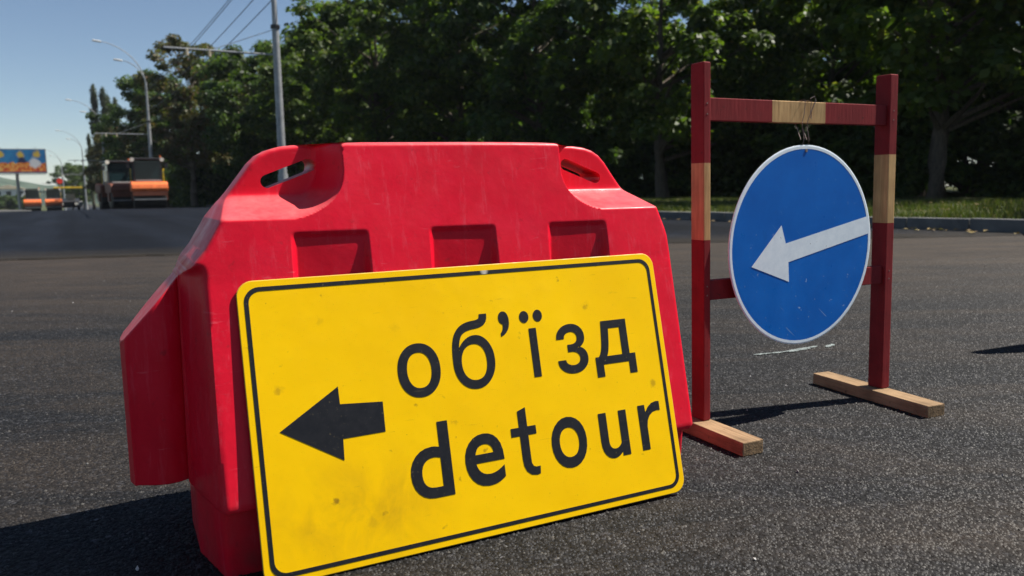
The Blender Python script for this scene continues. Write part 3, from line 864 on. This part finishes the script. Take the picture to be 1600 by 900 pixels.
rail(0.937, 1.003, [0.287, 0.510], 0.0405, 0.7915)
rail(0.408, 0.468, [], 0.0405, 0.7915)
def foot(a, b, w=0.074, h=0.042):
    a = Vector((a[0], -a[1], 0)); b = Vector((b[0], -b[1], 0))
    mb = MB(); ln = (b - a).length
    mb.box((0, 0, h / 2 - 0.0005), (w, ln, h - 0.001))
    o = mb.build('foot', M['raw_wood'], fr, bevel=0.003)
    o.location = (a + b) / 2; d = (b - a); o.rotation_euler = (0, 0, math.atan2(d.y, d.x) + math.pi / 2)
    return o
foot((0.0107, 0.214), (0.016, -0.286))
foot((0.772, 0.221), (0.812, -0.286))

for px_, zz_ in ((0.027, 0.955), (0.027, 0.985), (0.027, 0.425), (0.027, 0.452), (0.811, 0.955), (0.811, 0.985), (0.811, 0.425), (0.811, 0.452)):
    mb = MB(); mb.tube([(px_ + lean(zz_), 0.002, zz_), (px_ + lean(zz_), -0.001, zz_)], 0.0024, 8); mb.build('nail', M['wire'], fr)
DS_LOC = P0 + B_ * 0.399 - Vector((B_.y, -B_.x, 0)) * -0.006 + Vector((0, 0, 0.556))
rs = thing('round_sign', 'round blue sign with tilted white arrow hanging in the wooden stand', 'road sign', DS_LOC, FRZ + rad(2.0))
RD = 0.314
mb = MB(); prof = [(0.0, 0.004), (RD - 0.002, 0.004), (RD, 0.0025), (RD, 0.0), (RD - 0.004, -0.001), (RD - 0.0125, -0.001)]
seg = 72
vs = []; fs = []; mi = []
for (r, y) in prof[1:]:
    for k in range(seg): t = 2 * math.pi * k / seg; vs.append((r * math.cos(t), y, r * math.sin(t)))
for i in range(4):
    for k in range(seg):
        fs.append((i * seg + k, i * seg + (k + 1) % seg, (i + 1) * seg + (k + 1) % seg, (i + 1) * seg + k)); mi.append(0)
fs.append(tuple(range(seg))); mi.append(1)
mb.add(vs, fs); mb.mi = mi
mb.build('rim', [M['white_film'], M['plate_back']], rs)
mb = MB()
mb.add([((RD - 0.0122) * math.cos(2 * math.pi * k / seg), -0.0006, (RD - 0.0122) * math.sin(2 * math.pi * k / seg)) for k in range(seg)], [tuple(range(seg))])
mb.build('face', M['blue'], rs)
mb = MB()
aw = [(0.177, 0.502), (0.337, 0.446), (0.3325, 0.508), (0.703, 0.583), (0.692, 0.640), (0.319, 0.567), (0.299, 0.624)]
ap = [(x - 0.399, -0.0014, z - 0.556) for x, z in aw]
# clip the tail at the rim
for i in (3, 4):
    x, y, z = ap[i]; r = math.hypot(x, z); ap[i] = (x * (RD - 0.010) / r, y, z * (RD - 0.010) / r)
mb.add(ap, [(0, 1, 2, 5, 6), (2, 3, 4, 5)])
mb.build('arrow', M['white_film'], rs)
mb = MB()
for dx, tw in ((-0.020, 0.006), (0.006, 0.002)):
    mb.tube([(dx, 0.002, 0.300), (dx + tw, -0.003, 0.33), (dx * 0.8, 0.004, 0.37), (dx * 0.9 + 0.004, 0.006, 0.385), (dx + 0.012, 0.004, 0.41), (dx + 0.014, 0.003, 0.45), (dx + 0.016, 0.02, 0.4515), (dx + 0.016, 0.036, 0.4505), (dx + 0.012, 0.038, 0.38), (dx + 0.006, 0.01, 0.33)], 0.0010, 6)
mb.tube([(0.016, 0.004, 0.455), (0.028, -0.002, 0.462), (0.034, -0.002, 0.450), (0.024, -0.001, 0.430), (0.016, -0.001, 0.415), (0.020, 0.002, 0.395)], 0.0016, 6)
mb.build('hanger_wire', M['wire'], rs, smooth=True)
mb = MB()
mb.cyl((-0.001, -0.003, 0.296), (-0.001, 0.006, 0.296), 0.005, 10)
mb.build('bolt', M['wire'], rs)

# invented cone outside the picture on the right, added for the shadow reaching in
co = thing('added_cone', 'unseen orange traffic cone added right of the sign stand for its shadow', 'cone', (2.72, 3.61, 0.0))
mb = MB(); mb.box((0, 0, 0.02), (0.40, 0.40, 0.036)); mb.build('base', M['rubber'], co, bevel=0.008)
mb = MB(); mb.lathe([(0.15, 0.038), (0.135, 0.07), (0.085, 0.52), (0.036, 0.98), (0.03, 1.0), (0.018, 1.0), (0.0, 0.98)], 32); mb.build('cone_body', M['cone_orange'], co, smooth=True)
mb = MB(); mb.lathe([(0.110, 0.32), (0.0945, 0.46)], 32); mb.build('collar', M['white_paint'], co, smooth=True)

# ---------------------------------------------------------------- trees
def grow(seed, height, rx, base, nclump, nleaf, leaf, mat_leaf, columnar=False, clump_r=0.9):
    rg = np.random.default_rng(seed); rnd = random.Random(seed)
    tb = MB()
    # trunk
    n_ = 9; top = height * (0.93 if columnar else 0.72)
    r_base = 0.017 * height + 0.03
    pts = []; rs_ = []
    ox = oy = 0.0
    for i in range(n_ + 1):
        t = i / n_
        ox += rnd.uniform(-0.09, 0.09) * (0.3 if columnar else 1); oy += rnd.uniform(-0.09, 0.09) * (0.3 if columnar else 1)
        pts.append(Vector((ox, oy, t * top))); rs_.append(r_base * (1 - 0.82 * t) + (0.05 * (1 - t) ** 8 if True else 0))
    tb.tube(pts, rs_, 9)
    # crown: clumps on the ends of limbs
    centers = []
    cz = (base + height) / 2; hz = (height - base) / 2
    lob = rg.uniform(0, 2 * np.pi, 6)
    tries = 0
    while len(centers) < nclump and tries < 20000:
        tries += 1
        th = rnd.uniform(0, 2 * math.pi); cu_ = rnd.uniform(-1, 1)
        rr = rnd.random() ** 0.38
        env = 1 + 0.20 * math.sin(2 * th + lob[0] + 2 * cu_) + 0.16 * math.sin(3 * th + lob[1] - 3 * cu_) + 0.12 * math.sin(5 * th + lob[2] + 5 * cu_)
        sr = math.sqrt(1 - cu_ * cu_)
        if cu_ < 0: sr = sr ** 0.55
        if cu_ > 0 and not columnar: sr = sr ** 0.85
        p = Vector((rx * sr * math.cos(th) * rr * env, rx * sr * math.sin(th) * rr * env, cz + hz * cu_ * (0.55 + 0.45 * rr) * (0.9 + 0.1 * env)))
        if p.z < base: continue
        if any((p - c_).length < clump_r * 0.55 for c_ in centers[-60:]): continue
        centers.append(p)
    for i, c_ in enumerate(centers):
        if i % (6 if columnar else 3): continue
        hz_ = max(base * 0.75, min(top * 0.97, c_.z - 0.35 * Vector((c_.x, c_.y)).length - 0.3))
        k_ = hz_ / top * n_; j = min(n_ - 1, int(k_)); s = pts[j].lerp(pts[j + 1], k_ - j)
        mid = s.lerp(c_, 0.5) + Vector((rnd.uniform(-.25, .25), rnd.uniform(-.25, .25), rnd.uniform(-.1, .3)))
        r1 = max(0.02, r_base * (1 - 0.82 * hz_ / top) * 0.45)
        tb.tube([s, mid, c_], [r1, r1 * 0.6, 0.012], 5, caps=False)
    # leaves
    cen = np.array([tuple(c_) for c_ in centers]); nC = len(cen)
    N = nC * nleaf
    ci = np.repeat(np.arange(nC), nleaf)
    v = rg.normal(size=(N, 3)); v /= np.linalg.norm(v, axis=1)[:, None]
    rad_ = rg.random(N) ** 0.45
    size_c = rg.uniform(0.65, 1.25, nC) * clump_r
    sq = np.array([1.0, 1.0, 1.7 if columnar else 0.62])
    pos = cen[ci] + v * rad_[:, None] * size_c[ci][:, None] * sq
    nrm = v * 0.8 + np.array([0, 0, 0.75]) + rg.normal(size=(N, 3)) * 0.45
    nrm /= np.linalg.norm(nrm, axis=1)[:, None]
    t1 = np.cross(nrm, rg.normal(size=(N, 3))); t1 /= np.linalg.norm(t1, axis=1)[:, None]
    t2 = np.cross(nrm, t1)
    s = leaf * rg.uniform(0.6, 1.35, N)[:, None]
    p0 = pos - t1 * s * 0.55; p2 = pos + t1 * s * 0.55 - nrm * s * 0.15
    p1 = pos + t2 * s * 0.42 + nrm * s * 0.06; p3 = pos - t2 * s * 0.42 + nrm * s * 0.06
    V = np.stack([p0, p1, p2, p3], 1).reshape(-1, 3)
    crown = npmesh('crown', V, np.arange(4 * N).reshape(-1, 4), mat_leaf)
    return tb, crown
KINDS = {}
def tree_kind(key, name, *a, **k):
    tb, crown = grow(*a, **k)
    root = bpy.data.objects.new(name, None); C.objects.link(root)
    tk = tb.build('trunk', M['bark'], root, smooth=True, angle=60)
    link('crown', crown, root)
    KINDS[key] = [root, False]
#              seed  h    rx  base nclump leaves leaf  material
tree_kind('a', 'leafy_tree', 3, 15.0, 5.2, 2.6, 160, 170, 0.265, M['leaf'])
tree_kind('b', 'leafy_tree', 5, 14.5, 5.0, 2.3, 150, 170, 0.265, M['leaf'])
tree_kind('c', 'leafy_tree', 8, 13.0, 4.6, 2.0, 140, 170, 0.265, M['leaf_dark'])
tree_kind('d', 'brown_tree', 12, 14.5, 4.6, 3.0, 130, 160, 0.26, M['leaf_brown'])
tree_kind('p', 'poplar_tree', 15, 19.0, 0.62, 2.0, 90, 110, 0.2, M['leaf_poplar'], columnar=True, clump_r=0.5)
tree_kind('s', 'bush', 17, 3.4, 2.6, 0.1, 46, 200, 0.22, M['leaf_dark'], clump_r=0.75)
def plant(key, L, D, label, cat='tree', scale=1.0, rz=None, group=None, z=0.15, sz=None):
    root, used = KINDS[key]
    o = copy_tree(root) if used else root
    KINDS[key][1] = True
    o.location = W_(L, D, z); o.rotation_euler = (0, 0, random.uniform(0, 6.28) if rz is None else rz)
    o.scale = (scale, scale, sz or scale)
    o['label'] = label; o['category'] = cat
    if group: o['group'] = group
    elif 'group' in o: del o['group']
    return o
plant('a', 24.1, 15.9, 'tall leafy tree with dark trunk just right of the sign stand', rz=0.4)
plant('b', 23.6, 28.8, 'leafy tree with slim dark trunk between the barrier and the sign stand', rz=2.0)
plant('c', 22.0, 37.0, 'leafy tree rising behind the right carry slot of the barrier', scale=1.1)
plant('b', 20.0, 42.5, 'leafy tree rising behind the middle of the barrier top', rz=3.6)
plant('a', 16.6, 47.5, 'tall sunlit tree just right of the nearest lamp post', scale=1.0, rz=1.1)
plant('a', 26.0, 4.0, 'leafy tree past the right edge of the stand, nearest on the verge', rz=4.0)
plant('c', 25.5, -7.0, 'dark leafy tree farthest right along the verge')
plant('c', 12.9, 65.5, 'rounded green tree between the nearest lamp post and the browned tree', scale=0.95)
plant('b', 14.6, 58.0, 'low green tree directly behind the nearest lamp post', scale=0.80)
plant('b', 13.3, 84.0, 'green tree with sunlit right side behind the roller', scale=1.0, rz=5.0)
plant('d', 9.9, 81.0, 'browned chestnut tree behind the second lamp post', scale=1.06)
plant('c', 8.2, 98.0, 'dark green tree left of the browned chestnut', scale=1.12)
plant('a', 10.0, 108.0, 'tall dark tree at the left edge of the wood beside the poplars', scale=0.78, sz=1.06)
plant('d', 4.7, 132.0, 'small brownish tree below the poplars', scale=0.66, sz=0.74)
plant('d', 5.2, 118.0, 'brownish low tree beside the tandem rollers', scale=0.72)
for L, D, s, lab in ((4.0, 155, 1.13, 'tallest columnar poplar, left one of the close pair'), (5.4, 154, 1.10, 'columnar poplar in the middle of the poplar clump'), (6.3, 158, 1.06, 'columnar poplar right of the middle in the poplar clump'), (7.3, 155, 1.02, 'columnar poplar nearest the dark wood'), (2.9, 162, 0.72, 'short columnar poplar at the left end of the clump')):
    plant('p', L, D, lab, scale=s * 0.9, sz=s, group='columnar poplars beyond the rollers')
plant('c', -0.6, 216, 'rounded green tree far down the road right of the paver', scale=0.85)
plant('b', 1.6, 198, 'far tree behind the asphalt paver', scale=0.66)
plant('c', 9.5, 122, 'dark tree filling the gap behind the poplars', scale=0.85)
plant('c', 12.0, 112, 'dark tree behind the left edge of the browned chestnut', scale=1.0)
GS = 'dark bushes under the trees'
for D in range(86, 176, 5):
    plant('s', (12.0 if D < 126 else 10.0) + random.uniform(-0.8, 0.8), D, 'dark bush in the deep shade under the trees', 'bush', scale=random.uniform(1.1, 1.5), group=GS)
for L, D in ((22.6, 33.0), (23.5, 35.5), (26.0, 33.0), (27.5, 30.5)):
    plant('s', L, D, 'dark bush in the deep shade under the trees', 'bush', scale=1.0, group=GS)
GB = 'dark trees in the shade behind the front row'
i = 0
for D in range(-14, 128, 8):
    for L0 in (33.0, 41.0, 50.0):
        i += 1
        if D > 56: Lx = L0 - 13
        else: Lx = L0
        plant('cba'[i % 3], Lx + random.uniform(-1.5, 1.5), D + random.uniform(-2, 2), 'dark shaded tree in the depth behind the front row of trees', scale=random.uniform(0.85, 1.1), group=GB)
GS = 'dark bushes under the trees'
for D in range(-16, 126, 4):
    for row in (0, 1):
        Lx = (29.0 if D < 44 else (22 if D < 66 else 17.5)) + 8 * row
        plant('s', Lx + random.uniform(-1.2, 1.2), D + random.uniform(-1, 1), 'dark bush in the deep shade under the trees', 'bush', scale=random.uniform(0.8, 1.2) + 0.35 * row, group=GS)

# ---------------------------------------------------------------- lamp posts and trolley wires
def lamp_post(L, D, label, h=9.3, two=True):
    t = thing('lamp_post', label, 'lamp post', W_(L, D), RA, 'grey lamp posts along the road')
    mb = MB(); mb.tube([(0, 0, 0), (0, 0, 0.5), (0, 0, 0.52), (0, 0, 1.4)], [0.24, 0.22, 0.2, 0.17], 14); mb.build('base', M['steel_grey'], t, smooth=True)
    mb = MB(); mb.tube([(0, 0, 1.4), (0, 0, 6.4), (0, 0, 6.42), (0, 0, h)], [0.145, 0.12, 0.10, 0.075], 12); mb.build('pole', M['steel_grey'], t, smooth=True)
    mb = MB(); mb.tube([(0, 0, 6.36), (0, 0, 6.48)], 0.16, 12); mb.build('collar', M['dark_metal'], t)
    mb = MB(); mb.tube([(0, 0, 7.55), (0.1, 0, 7.55), (0.12, 0, 7.55), (0.22, 0, 7.55)], [0.03, 0.03, 0.06, 0.05], 8); mb.build('wire_clamp', M['dark_metal'], t)
    for kk, (reach, top) in enumerate(((2.7, 12.0), (1.4, 10.8)) if two else ((2.7, 12.0),)):
        pts = []
        for k in range(11):
            s = k / 10; a = s * rad(80)
            pts.append((-reach * (1 - math.cos(a)) / (1 - math.cos(rad(80))), 0.35 * kk * s, h - 0.3 + (top - h + 0.3) * math.sin(a) / math.sin(rad(80))))
        mb = MB(); mb.tube(pts, [0.042 - 0.0018 * k for k in range(11)], 8); arm = mb.build('lamp_arm', M['steel_grey'], t, smooth=True)
        mb = MB(); e = pts[-1]; mb.box((e[0] - 0.32, e[1], e[2] + 0.02), (0.6, 0.22, 0.12), (0, 0.12, 0)); mb.build('lamp_head', M['white_paint'], arm, bevel=0.05)
    mb = MB(); mb.tube([(0, 0, 5.48), (-3.6, 0, 5.50)], 0.035, 7); mb.tube([(0, 0, 6.35), (-2.2, 0, 5.49)], 0.012, 5); mb.build('trolley_bracket', M['steel_grey'], t)
    mb = MB()
    for x in (-2.2, -2.9):
        mb = MB(); mb.tube([(x, 0, 5.50), (x, 0, 5.29)], 0.05, 6); mb.build('insulator', M['cream'], t)
    return t
PO = [(6.49, 28.7), (5.23, 65.8), (3.2, 101), (1.5, 139), (-1.8, 180)]
lab = ['nearest tall grey lamp post behind the left end of the barrier', 'grey lamp post rising behind the tandem roller', 'lamp post hidden among the poplars with its arm showing', 'thin lamp post left of the poplars', 'faint lamp post farthest down the road']
for i, (L, D) in enumerate(PO): lamp_post(L, D, lab[i])
def wire(p, q, sag, label):
    mb = MB(); n_ = 24
    mb.tube([p.lerp(q, k / n_) - Vector((0, 0, 4 * sag * (k / n_) * (1 - k / n_))) for k in range(n_ + 1)], 0.016, 5)
    o = mb.build('overhead_wire', M['dark_metal']); o['label'] = label; o['category'] = 'wire'; o['group'] = 'overhead wires along the road'
a0 = W_(*PO[0]); a1 = W_(*PO[1])
prevp = W_(24.0, 20.0)
for k, (dz, off, lb) in enumerate(((7.55, 0.16, 'lowest wire fixed to the insulator on the nearest lamp post'), (8.05, 0.0, 'second lowest wire beside the nearest lamp post'), (8.7, -0.2, 'third wire up, beside the nearest lamp post'), (9.2, 0.1, 'topmost wire at the nearest lamp post'))):
    side = Vector((CA, SA, 0)) * off
    wire(a0 + side + Vector((0, 0, dz)), a1 + side + Vector((0, 0, dz - 0.2)), 0.35, lb)
    wire(a0 + side + Vector((0, 0, dz)), prevp + side + Vector((0, 0, dz + 0.2)), 0.3, lb.replace('wire', 'wire running overhead', 1))

# ---------------------------------------------------------------- machines and vehicles far down the road
def roller(label, paint, loc, rz, size=1.0):
    t = thing('road_roller', label, 'road roller', loc, rz, 'tandem rollers on the fresh asphalt')   # front faces -y
    t.scale = (size, size, size)
    for y in (-1.75, 1.75):
        mb = MB(); r, w = 0.62, 1.9
        vs_ = []
        mb.tube([(-w / 2, y, r), (-w / 2 + 0.02, y, r), (w / 2 - 0.02, y, r), (w / 2, y, r)], [r - 0.03, r, r, r - 0.03], 36)
        mb.build('drum', M['drum_steel'], t, smooth=True)
    for y0, y1 in ((-2.55, -0.75), (0.75, 2.55)):
        mb = MB()
        prof = [(y0, 1.12), (y0 - 0.06, 1.3), (y0 + 0.02, 1.55), (y0 + 0.25, 1.72), (y1 - 0.1, 1.76), (y1, 1.70), (y1, 1.12)]
        mb.prism(prof, -1.06, 1.06, plane='yz')
        mb.build('body_panel', paint, t, bevel=0.04)
        mb = MB()
        for x in (-1.02, 1.02): mb.box((x, (y0 + y1) / 2, 0.86), (0.09, 0.5, 0.62))
        mb.box((0, y0 + 0.02, 0.98), (2.0, 0.1, 0.26))
        mb.build('drum_yoke', M['rust_orange'], t)
    mb = MB(); mb.box((0, 0, 1.2), (1.3, 1.8, 0.6)); mb.build('articulation', M['dark_metal'], t)
    mb = MB(); mb.box((0, -1.5, 1.80), (1.5, 0.5, 0.12)); mb.build('deck', M['grey_panel'], t, bevel=0.02)
    cab = MB()
    for x in (-0.8, 0.8):
        for y in (-0.85, 0.85): cab.box((x, y, 2.42), (0.09, 0.09, 1.5))
        cab.box((x, 0, 1.78), (0.08, 1.7, 0.22))
    for y in (-0.85, 0.85): cab.box((0, y, 1.78), (1.6, 0.08, 0.22))
    cb = cab.build('cab_frame', M['dark_metal'], t)
    for y in (-0.86, 0.86):
        mb = MB(); mb.box((0, y, 2.5), (1.51, 0.02, 1.2)); mb.build('window', M['glass'], t)
    for x in (-0.81, 0.81):
        mb = MB(); mb.box((x, 0, 2.5), (0.02, 1.61, 1.2)); mb.build('window', M['glass'], t)
    mb = MB(); mb.box((0, -0.02, 3.22), (1.85, 2.1, 0.13)); mb.build('roof', M['dark_metal'], t, bevel=0.03)
    for x in (-0.88, 0.88):
        mb = MB(); mb.cyl((x, -1.08, 3.16), (x, -1.2, 3.16), 0.13, 14); mb.build('headlight', M['lamp'], t)
    for x in (-0.98, 0.98):
        mb = MB(); mb.tube([(x, -0.7, 1.75), (x, -0.7, 2.55), (x, -0.2, 2.6), (x, 0.3, 2.6), (x, 0.3, 1.75)], 0.022, 6); mb.build('handrail', M['yellow_paint'], t, smooth=True)
        mb = MB(); mb.tube([(x * 0.9, -1.0, 3.0), (x * 1.12, -1.12, 2.95)], 0.015, 5); mb.box((x * 1.15, -1.13, 2.78), (0.18, 0.06, 0.3)); mb.build('mirror', M['dark_metal'], t)
    mb = MB(); mb.box((0, -2.66, 0.62), (1.9, 0.05, 0.08)); mb.build('scraper', M['grey_panel'], t)
    mb = MB(); mb.tube([(-0.45, 1.2, 1.7), (-0.45, 1.2, 2.35), (-0.45, 1.3, 2.45)], 0.05, 8); mb.build('exhaust', M['steel_grey'], t, smooth=True)
    mb = MB(); mb.box((0, 0.1, 2.15), (0.55, 0.5, 0.9)); mb.build('seat', M['grey_panel'], t)
    mb = MB(); mb.cyl((0.9, 0.9, 3.2), (0.9, 0.9, 3.5), 0.05, 8); mb.build('beacon', M['orange'], t)
    return t
face = RA  # machines look back along the road towards the camera
roller('tandem roller with bright orange hood and dark glass cab, nearest on the road', M['orange'], W_(4.29, 58.0), RA - 0.03)
roller('dull orange tandem roller standing just left of the bright nearest one', M['rust_orange'], W_(2.75, 61.5), RA + 0.16)
roller('far orange roller, left one of the distant pair', M['orange'], W_(-4.5, 112.8), RA + 0.02, 0.84)
roller('far orange roller, right one of the distant pair', M['orange'], W_(-2.3, 112.8), RA + 0.02, 0.84)

def paver(loc, rz):
    t = thing('asphalt_paver', 'yellow roofed asphalt paver behind the far rollers', 'paver', loc, rz)
    mb = MB(); mb.prism([(-2.6, 0.5), (-2.8, 1.3), (-0.8, 1.5), (2.3, 1.7), (2.3, 0.5)], -1.25, 1.25, plane='yz'); mb.build('chassis', M['dark_metal'], t, bevel=0.04)
    mb = MB()
    for x in (-1, 1): mb.prism([(-2.9, 0.55), (-3.1, 1.25), (-1.2, 1.35), (-1.2, 0.55)], x * 1.25, x * 1.62, plane='yz')
    mb.build('hopper', M['grey_panel'], t)
    for x in (-1.15, 1.15):
        mb = MB(); mb.box((x, 0.3, 0.36), (0.36, 3.4, 0.7)); mb.build('track', M['rubber'], t, bevel=0.15)
    mb = MB()
    for x in (-1.35, 1.35):
        for y in (-0.4, 2.0): mb.tube([(x, y, 1.5), (x, y, 3.15)], 0.05, 6)
    mb.build('roof_post', M['dark_metal'], t)
    mb = MB(); mb.box((0, 0.8, 3.22), (3.5, 3.3, 0.22)); mb.build('roof', M['yellow_paint'], t, bevel=0.05)
    mb = MB(); mb.box((0.2, 1.1, 1.95), (1.1, 0.8, 0.8)); mb.build('console', M['cream'], t, bevel=0.04)
    for x in (-0.95, 0.95):
        mb = MB(); mb.box((x, -2.72, 1.0), (0.55, 0.14, 0.32)); mb.build('headlight', M['lamp'], t)
    return t
paver(W_(-0.74, 127.8), RA)

# small white building on the far left, half hidden by bushes
hb = thing('white_building', 'small white building far down the road behind bushes under the billboard', 'building', W_(-14.35, 237.6), RA)
mb = MB(); mb.box((0, 0, 3.0), (7.2, 5.0, 6.0)); mb.build('wall', M['white_paint'], hb)
mb = MB(); mb.prism([(-3.9, 6.0), (0, 7.0), (3.9, 6.0)], -2.8, 2.8); mb.build('roof', M['cream'], hb)
for x in (-2.2, 0.0, 2.2):
    mb = MB(); mb.box((x, -2.49, 4.9), (1.1, 0.08, 1.1)); w = mb.build('window', M['grey_panel'], hb)
    mb = MB(); mb.box((x, -2.54, 4.9), (0.9, 0.04, 0.9)); mb.build('pane', M['glass'], w)
for L, D, lb in ((-16.11, 222.7, 'leftmost green bush before the far white building'), (-14.12, 219.3, 'second green bush from the left before the far white building'), (-12.43, 220.7, 'third green bush from the left before the far white building'), (-10.7, 222.0, 'rightmost green bush before the far white building, beside the far rollers')):
    plant('s', L, D, lb, 'bush', scale=1.12, group='bushes in front of the white building', z=0.0)

# thin summer haze
hm = bpy.data.materials.new('haze'); hm.use_nodes = True
ht = hm.node_tree; ht.nodes.remove(ht.nodes["Principled BSDF"])
pv = ht.nodes.new("ShaderNodeVolumePrincipled"); pv.inputs["Density"].default_value = 0.00014; pv.inputs["Color"].default_value = (0.78, 0.87, 0.97, 1)
ht.links.new(pv.outputs[0], ht.nodes["Material Output"].inputs["Volume"])
mb = MB(); mb.box((0, 900, 17.5), (9000, 6000, 60)); hz = mb.build('haze', hm, kind='stuff'); hz['label'] = 'thin blue summer haze over the road'

# billboard, far round sign
bb = thing('billboard', 'blue billboard with colourful picture on a post at the left edge', 'billboard', W_(-6.05, 123.9), RA - 0.06)
bz = 5.15
mb = MB(); mb.box((0, 0, bz + 1.5), (6.2, 0.28, 3.2)); mb.build('frame', M['grey_panel'], bb)
mb = MB(); mb.add([(-3, -0.146, bz), (3, -0.146, bz), (3, -0.146, bz + 3), (-3, -0.146, bz + 3)], [(0, 1, 2, 3)])
pst = mb.build('poster', M['poster'], bb)
for v in pst.data.vertices: v.co.z -= bz
pst.location.z = bz
mb = MB(); mb.tube([(-0.4, 0.1, -0.2), (-0.4, 0.1, bz)], 0.2, 14); mb.build('post', M['steel_grey'], bb, smooth=True)
mb = MB(); mb.box((0, -0.5, bz - 0.22), (6.0, 0.7, 0.08)); mb.build('catwalk', M['grey_panel'], bb)
mb = MB()
for x in (-2, 0, 2): mb.tube([(x, -0.1, bz + 3.1), (x, -0.9, bz + 3.3)], 0.03, 6)
mb.build('lamp_bracket', M['grey_panel'], bb)
rd = thing('round_red_sign', 'small red round sign on a thin post above the paver', 'road sign', W_(-1.71, 130.7), RA)
mb = MB(); mb.tube([(0, 0, 0), (0, 0, 4.6)], 0.04, 8); mb.build('post', M['steel_grey'], rd)
mb = MB(); mb.cyl((0, -0.05, 4.25), (0, -0.08, 4.25), 0.38, 28); mb.build('disc', M['red_round'], rd)
